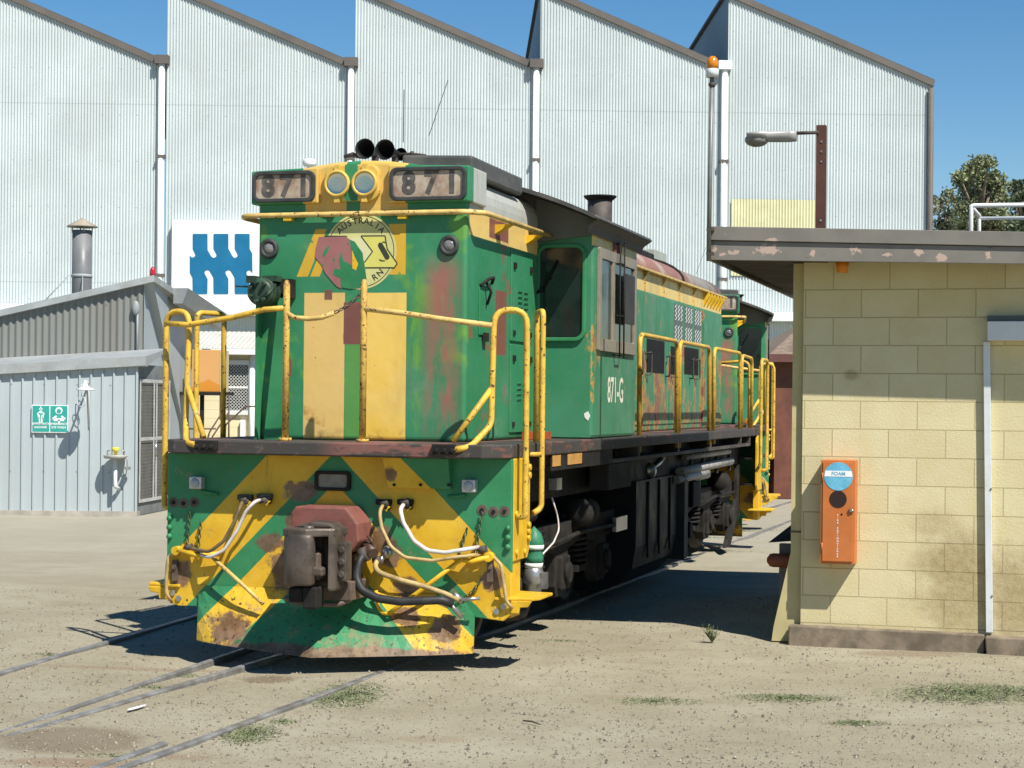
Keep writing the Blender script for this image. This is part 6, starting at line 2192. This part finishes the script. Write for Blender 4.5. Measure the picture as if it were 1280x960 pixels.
# lamps on the pilot
for px, py in ((249, 603), (589, 607)):
    c = fp(px, py, 0.0)
    m = MBL(); m.box(c[0]-0.052, c[0]+0.052, -0.075, 0.0, c[2]-0.048, c[2]+0.048)
    pl_ = part(m, 'pilot_lamp', vary('aluminium_lamp', (0.55, 0.56, 0.56), 0.1, 12, 0.4, 0.4, dirt=(0.25, 0.22, 0.18), dirt_amt=0.5), bevel=0.008)
    m = MBL(); m.lathe((c[0], -0.077, c[2]), (0, -1, 0), [(0, 0.036), (0.008, 0.03), (0.012, 0.001)], 16)
    part(m, 'lens', vary('grey_lamp_lens', (0.40, 0.42, 0.43), 0.1, 10, 0.15), pl_)
    m = MBL(); m.tube([(c[0]+0.03, -0.02, c[2]-0.06), (c[0]+0.07, -0.03, c[2]-0.075), (c[0]+0.17, -0.02, c[2]-0.085)] if px < 400 else [(c[0]-0.04, -0.02, c[2]-0.07), (c[0]-0.10, -0.03, c[2]-0.08), (c[0]-0.17, -0.03, c[2]-0.082)], 0.014, 8)
    part(m, 'lamp_conduit', M_green, pl_)
c = fp(417, 601, 0.0)
m = MBL()
ring_prism(m, rrect(c[0]-0.145, c[0]+0.145, c[2]-0.075, c[2]+0.075, 0.03), rrect(c[0]-0.118, c[0]+0.118, c[2]-0.05, c[2]+0.05, 0.02), 'y', -0.035, 0.0)
cl = part(m, 'centre_plate', M_dark, bevel=0.005)
m = MBL(); m.prism(rrect(c[0]-0.119, c[0]+0.119, c[2]-0.051, c[2]+0.051, 0.02), 'y', -0.016, -0.002)
part(m, 'plate_glass', vary('grey_plate_glass', (0.20, 0.19, 0.15), 0.2, 9, 0.3), cl)
# sloping guard under the deck to the right of centre, same chevrons
g_ = [fr(px, py, 0.0) for px, py in ((484, 568), (566, 568), (566, 611), (490, 611))]
x0g, x1g = g_[0][0], g_[1][0]
zt_, zb3 = 1.49, g_[2][1]
m = MBL()
m.add([(x0g, -0.11, zt_), (x1g, -0.11, zt_), (x1g, -0.055, zb3), (x0g+0.03, -0.055, zb3), (x0g, 0.0, zt_), (x1g, 0.0, zt_), (x1g, 0.0, zb3), (x0g+0.03, 0.0, zb3)],
      [(0, 1, 2, 3), (0, 3, 7, 4), (1, 5, 6, 2), (3, 2, 6, 7), (0, 4, 5, 1)])
part(m, 'socket_guard', M_pilot, bevel=0.004)
m = MBL()
for px, py in ((560, 573), (493, 606), (526, 606), (561, 606)):
    c = fp(px, py, -0.06)
    m.cyl((c[0], -0.09 if py < 590 else -0.072, c[2]), (c[0], -0.03, c[2]), 0.012, seg=8)
m.each('bolt', M_dark, L)
# bolts with rust halos on the pilot corners
for sx_ in (-1, 1):
    for dx, z in ((1.17, 1.11), (1.26, 1.10), (1.345, 1.105)):
        m = MBL(); m.cyl((sx_*dx, -0.004, z), (sx_*dx, 0.01, z), 0.040, seg=14)
        b_ = part(m, 'bolt_boss', M_rust)
        m = MBL(); m.cyl((sx_*dx, -0.012, z), (sx_*dx, 0.0, z), 0.016, seg=8)
        part(m, 'bolt', M_dark, b_)
    m = MBL()
    for z in (0.98, 0.91, 0.84):
        m.sphere((sx_*1.375, -0.012, z), 0.024, 10, 6)
    m.each('bolt', M_green, L)
    for px in ((1.27, 0.40), (1.22, 0.36)):
        m = MBL(); m.cyl((sx_*px[0]*1.06, -0.012, px[1]), (sx_*px[0]*1.06, 0.0, px[1]), 0.024, seg=8)
        part(m, 'bolt', M_steel)
m = MBL()
for z in (1.42, 1.36, 0.98, 0.93, 0.88):
    m.cyl((1.40, 0.44, z), (1.425, 0.44, z), 0.024, seg=8)
for y, z in ((0.10, 1.08), (0.12, 0.79), (0.35, 0.78)):
    m.cyl((1.40, y, z), (1.42, y, z), 0.024, seg=8)
m.each('bolt', M_yel, L)

# ---- green wrapped valve and cable behind the front step
c = sp(667, 712, 1.25)
vx, vy = 1.25, c[1]
m = MBL()
m.lathe((vx, vy, 0.62), (0, 0, 1), [(0, 0.02), (0.0, 0.075), (0.05, 0.08), (0.10, 0.07), (0.13, 0.078), (0.18, 0.08), (0.24, 0.06), (0.28, 0.02), (0.30, 0.0)], 16)
vv = part(m, 'wrapped_valve', vary('green_wrap', (0.03, 0.17, 0.09), 0.25, 9, 0.5, bump=0.4))
m = MBL(); m.lathe((vx, vy, 0.735), (0, 0, 1), [(0, 0.083), (0.035, 0.083)], 16); m.lathe((vx, vy, 0.585), (0, 0, 1), [(0, 0.07), (0.04, 0.078)], 16)
m.each('white_band', M_white, vv)
m = MBL(); m.lathe((vx, vy, 0.33), (0, 0, 1), [(0, 0.06), (0.12, 0.065), (0.14, 0.09), (0.22, 0.08), (0.29, 0.06)], 12)
m.box(vx+0.03, vx+0.11, vy-0.05, vy+0.05, 0.42, 0.55)
part(m, 'valve_body', M_steel, vv)
m = MBL(); m.tube([sp(690, 622, 1.2), sp(697, 645, 1.22), sp(699, 662, 1.24), sp(692, 678, 1.25), sp(677, 694, 1.25)], 0.008, 6, 0.15)
part(m, 'thin_cable', M_hose_w)
m = MBL(); p_ = sp(696, 605, 1.2); m.box(1.15, 1.22, p_[1]-0.08, p_[1]+0.1, p_[2]-0.05, p_[2]+0.05)
part(m, 'junction_box', M_steel)
m = MBL(); p_ = sp(655, 665, 1.2)
m.lathe((1.12, 0.78, 0.98), (0, -1, 0), [(0, 0.17), (0.12, 0.17), (0.15, 0.14), (0.15, 0.02)], 20)
m.cyl((1.12, 0.78, 0.98), (1.12, 1.6, 0.98), 0.05)
part(m, 'brake_cylinder', M_dark)
m = MBL(); m.box(0.93, 1.12, 1.95, 2.2, 1.603, 1.665)
part(m, 'deck_step', vary('dirty_orange_red', (0.38, 0.08, 0.03), 0.2, 6, 0.6))

# ---- bogies
M_wheel = vary('wheel_steel', (0.04, 0.033, 0.028), 0.3, 5, 0.55, 0.3)
M_bogie = vary('oily_shaded_bogie_casting', (0.026, 0.023, 0.020), 0.5, 4, 0.85, dirt=(0.010, 0.009, 0.008), dirt_amt=0.85, spec=0.2, bump=0.3)  # shade of the overhang put into the base colour, with black oily dirt


def bogie(yc):
    for dy in (-1.55, 0.0, 1.55):
        y = yc+dy
        for sx_ in (-1, 1):
            x = sx_*0.66
            m = MBL()
            m.lathe((x-0.065, y, 0.44-0.04), (1, 0, 0), [(0, 0.10), (0.0, 0.46), (0.03, 0.475), (0.035, 0.445), (0.13, 0.435), (0.13, 0.36), (0.10, 0.34), (0.10, 0.18), (0.13, 0.16), (0.13, 0.02)] if sx_ > 0 else
                    [(0, 0.02), (0, 0.16), (0.03, 0.18), (0.03, 0.34), (0, 0.36), (0, 0.435), (0.095, 0.445), (0.10, 0.475), (0.13, 0.46), (0.13, 0.1)], 32)
            part(m, 'wheel', M_wheel)
            m = MBL(); m.box(min(sx_*0.93, sx_*1.13), max(sx_*0.93, sx_*1.13), y-0.14, y+0.14, 0.26, 0.56)
            m.cyl((sx_*1.12, y, 0.41), (sx_*1.17, y, 0.41), 0.10, seg=14)
            part(m, 'axle_box', M_bogie, bevel=0.02)
        m = MBL(); m.cyl((-0.6, y, 0.40), (0.6, y, 0.40), 0.085, seg=12)
        part(m, 'axle', M_wheel)
    for sx_ in (-1, 1):
        xa, xb = min(sx_*0.96, sx_*1.08), max(sx_*0.96, sx_*1.08)
        m = MBL()
        pts = [(-2.15, 0.86), (2.15, 0.86), (2.15, 0.66), (1.78, 0.62), (1.76, 0.30), (1.70, 0.20), (1.40, 0.20), (1.34, 0.30), (1.32, 0.60), (0.95, 0.64), (0.55, 0.64), (0.24, 0.60), (0.22, 0.30), (0.16, 0.20), (-0.16, 0.20), (-0.22, 0.30),
               (-0.24, 0.60), (-0.6, 0.64), (-0.95, 0.64), (-1.32, 0.60), (-1.34, 0.30), (-1.40, 0.20), (-1.70, 0.20), (-1.76, 0.30), (-1.78, 0.62), (-2.15, 0.66)]
        m.prism([(yc+a, z) for a, z in pts], 'x', xa, xb)
        sf = part(m, 'side_frame', M_bogie, bevel=0.012)
        for dy in (-0.78, 0.78):
            m = MBL()
            pts = [(sx_*(1.02+0.10*math.cos(k*0.7)), yc+dy+0.10*math.sin(k*0.7), 0.42+0.40*k/72) for k in range(73)]
            m.tube(pts, 0.018, 6)
            part(m, 'spring', M_dark, sf)
            m = MBL(); m.box(xa, xb, yc+dy-0.17, yc+dy+0.17, 0.36, 0.42)
            part(m, 'spring_plank', M_bogie, sf)
        for dy in (-2.0, -0.98, -0.55, 0.55, 0.98, 2.0):
            m = MBL()
            m.prism([(yc+dy-0.06, 0.80), (yc+dy+0.05, 0.80), (yc+dy+0.10, 0.40), (yc+dy+0.02, 0.22), (yc+dy-0.10, 0.30)], 'x', min(sx_*0.60, sx_*0.74), max(sx_*0.60, sx_*0.74))
            part(m, 'brake_hanger', M_bogie)
        m = MBL()
        m.tube([(sx_*1.14, yc-2.0, 0.74), (sx_*1.14, yc-0.4, 0.70), (sx_*1.14, yc+0.5, 0.74), (sx_*1.14, yc+1.9, 0.72)], 0.022, 8)
        m.lathe((sx_*1.15, yc+0.35, 0.92), (0, 1, 0), [(0, 0.02), (0, 0.13), (0.3, 0.13), (0.34, 0.03)], 16)
        part(m, 'brake_rigging', M_dark)
    m = MBL(); m.box(-0.5, 0.5, yc-1.9, yc+1.9, 0.62, 1.08)
    part(m, 'bolster', M_black)


bogie(2.75)
bogie(10.25)

# ---- tanks, pipes and boxes between the bogies
m = MBL()
tp = [(0.0, -0.02), (0.75, -0.02), (1.0, 0.05), (1.16, 0.22), (1.20, 0.45), (1.20, 1.12)]
tp = tp + [(-x, z) for x, z in tp[::-1]][:-1]
m.prism(tp, 'y', 5.35, 7.55, False)
tk = part(m, 'fuel_tank', vary('shaded_blue_black_tank', (0.007, 0.009, 0.012), 0.3, 3, 0.6, dirt=(0.025, 0.022, 0.02), dirt_amt=0.5, spec=0.2))  # tank colour lowered to imitate the shade it lies in
for y in (5.9, 6.5, 7.1):
    m = MBL(); m.box(1.20, 1.222, y-0.02, y+0.02, 0.3, 1.1)
    part(m, 'tank_strap', M_dark, tk)
m = MBL(); m.box(0.95, 1.28, 7.62, 7.85, 0.15, 1.15)
part(m, 'tank_end_plate', M_grime, tk, bevel=0.01)
m = MBL(); m.sphere((1.15, 6.2, 1.2), 0.09, 14, 8); m.tube([(1.15, 6.2, 1.2), (1.17, 6.7, 1.28), (1.17, 6.9, 1.34)], 0.03, 8, 0.05)
part(m, 'filler_cap', M_steel, tk)
for pts, r in ((((1.22, 7.9, 1.30), (1.22, 11.1, 1.30)), 0.035), (((1.24, 7.5, 1.15), (1.24, 9.0, 1.16), (1.24, 11.15, 1.17)), 0.05), (((1.22, 7.35, 1.06), (1.24, 7.9, 1.07), (1.24, 9.3, 1.08)), 0.05), (((1.15, 8.8, 1.02), (1.15, 9.9, 1.03)), 0.04)):
    m = MBL(); m.tube(pts, r, 10)
    part(m, 'lagged_pipe', M_alu)
m = MBL()
for y in (8.3, 9.1, 10.1, 11.1):
    m.box(1.20, 1.245, y-0.02, y+0.02, 1.05, 1.36)
m.each('pipe_hanger', M_grime, L)
m = MBL(); m.box(0.98, 1.25, 8.35, 8.85, 0.70, 1.0)
part(m, 'valve_box', M_bogie, bevel=0.015)
m = MBL(); p0 = sp(775, 648, 1.15); m.box(1.13, 1.17, p0[1]-0.25, p0[1]+0.25, p0[2]-0.12, p0[2]+0.02)
part(m, 'identity_plate', M_steel)
# rear plough stay plate seen from the side
m = MBL(); m.prism([(11.35, 0.0), (11.75, -0.01), (12.3, 0.35), (12.55, 0.35), (12.55, 1.25), (12.3, 1.25), (12.25, 0.62)], 'x', 1.10, 1.15)
part(m, 'stay_plate', M_bogie, bevel=0.008)
m = MBL(); m.box(-0.12, 0.12, YE, YE+0.75, 0.62, 0.80); m.box(-0.17, 0.17, YE+0.4, YE+0.78, 0.55, 0.95)
part(m, 'rear_coupler', M_rust, bevel=0.03)

# ------------------------------------------------------------------ second locomotive behind, on the curve
L2 = tree_copy(L)
TH2 = R(7.0)
target = Vector(LOCO @ Vector((0.36, 17.2, 0)))
c2, s2 = math.cos(TH2), math.sin(TH2)
off = Vector((HW*c2 + YN*s2, -HW*s2 + YN*c2, 0))
L2.location = target - off
L2.rotation_euler = (0, 0, -TH2)
tag(L2, 'second green and yellow locomotive coupled behind the first, only its nose and cab corner showing', 'locomotive')

for o in list(bpy.data.objects):
    if '_w' in o:
        del o['_w']
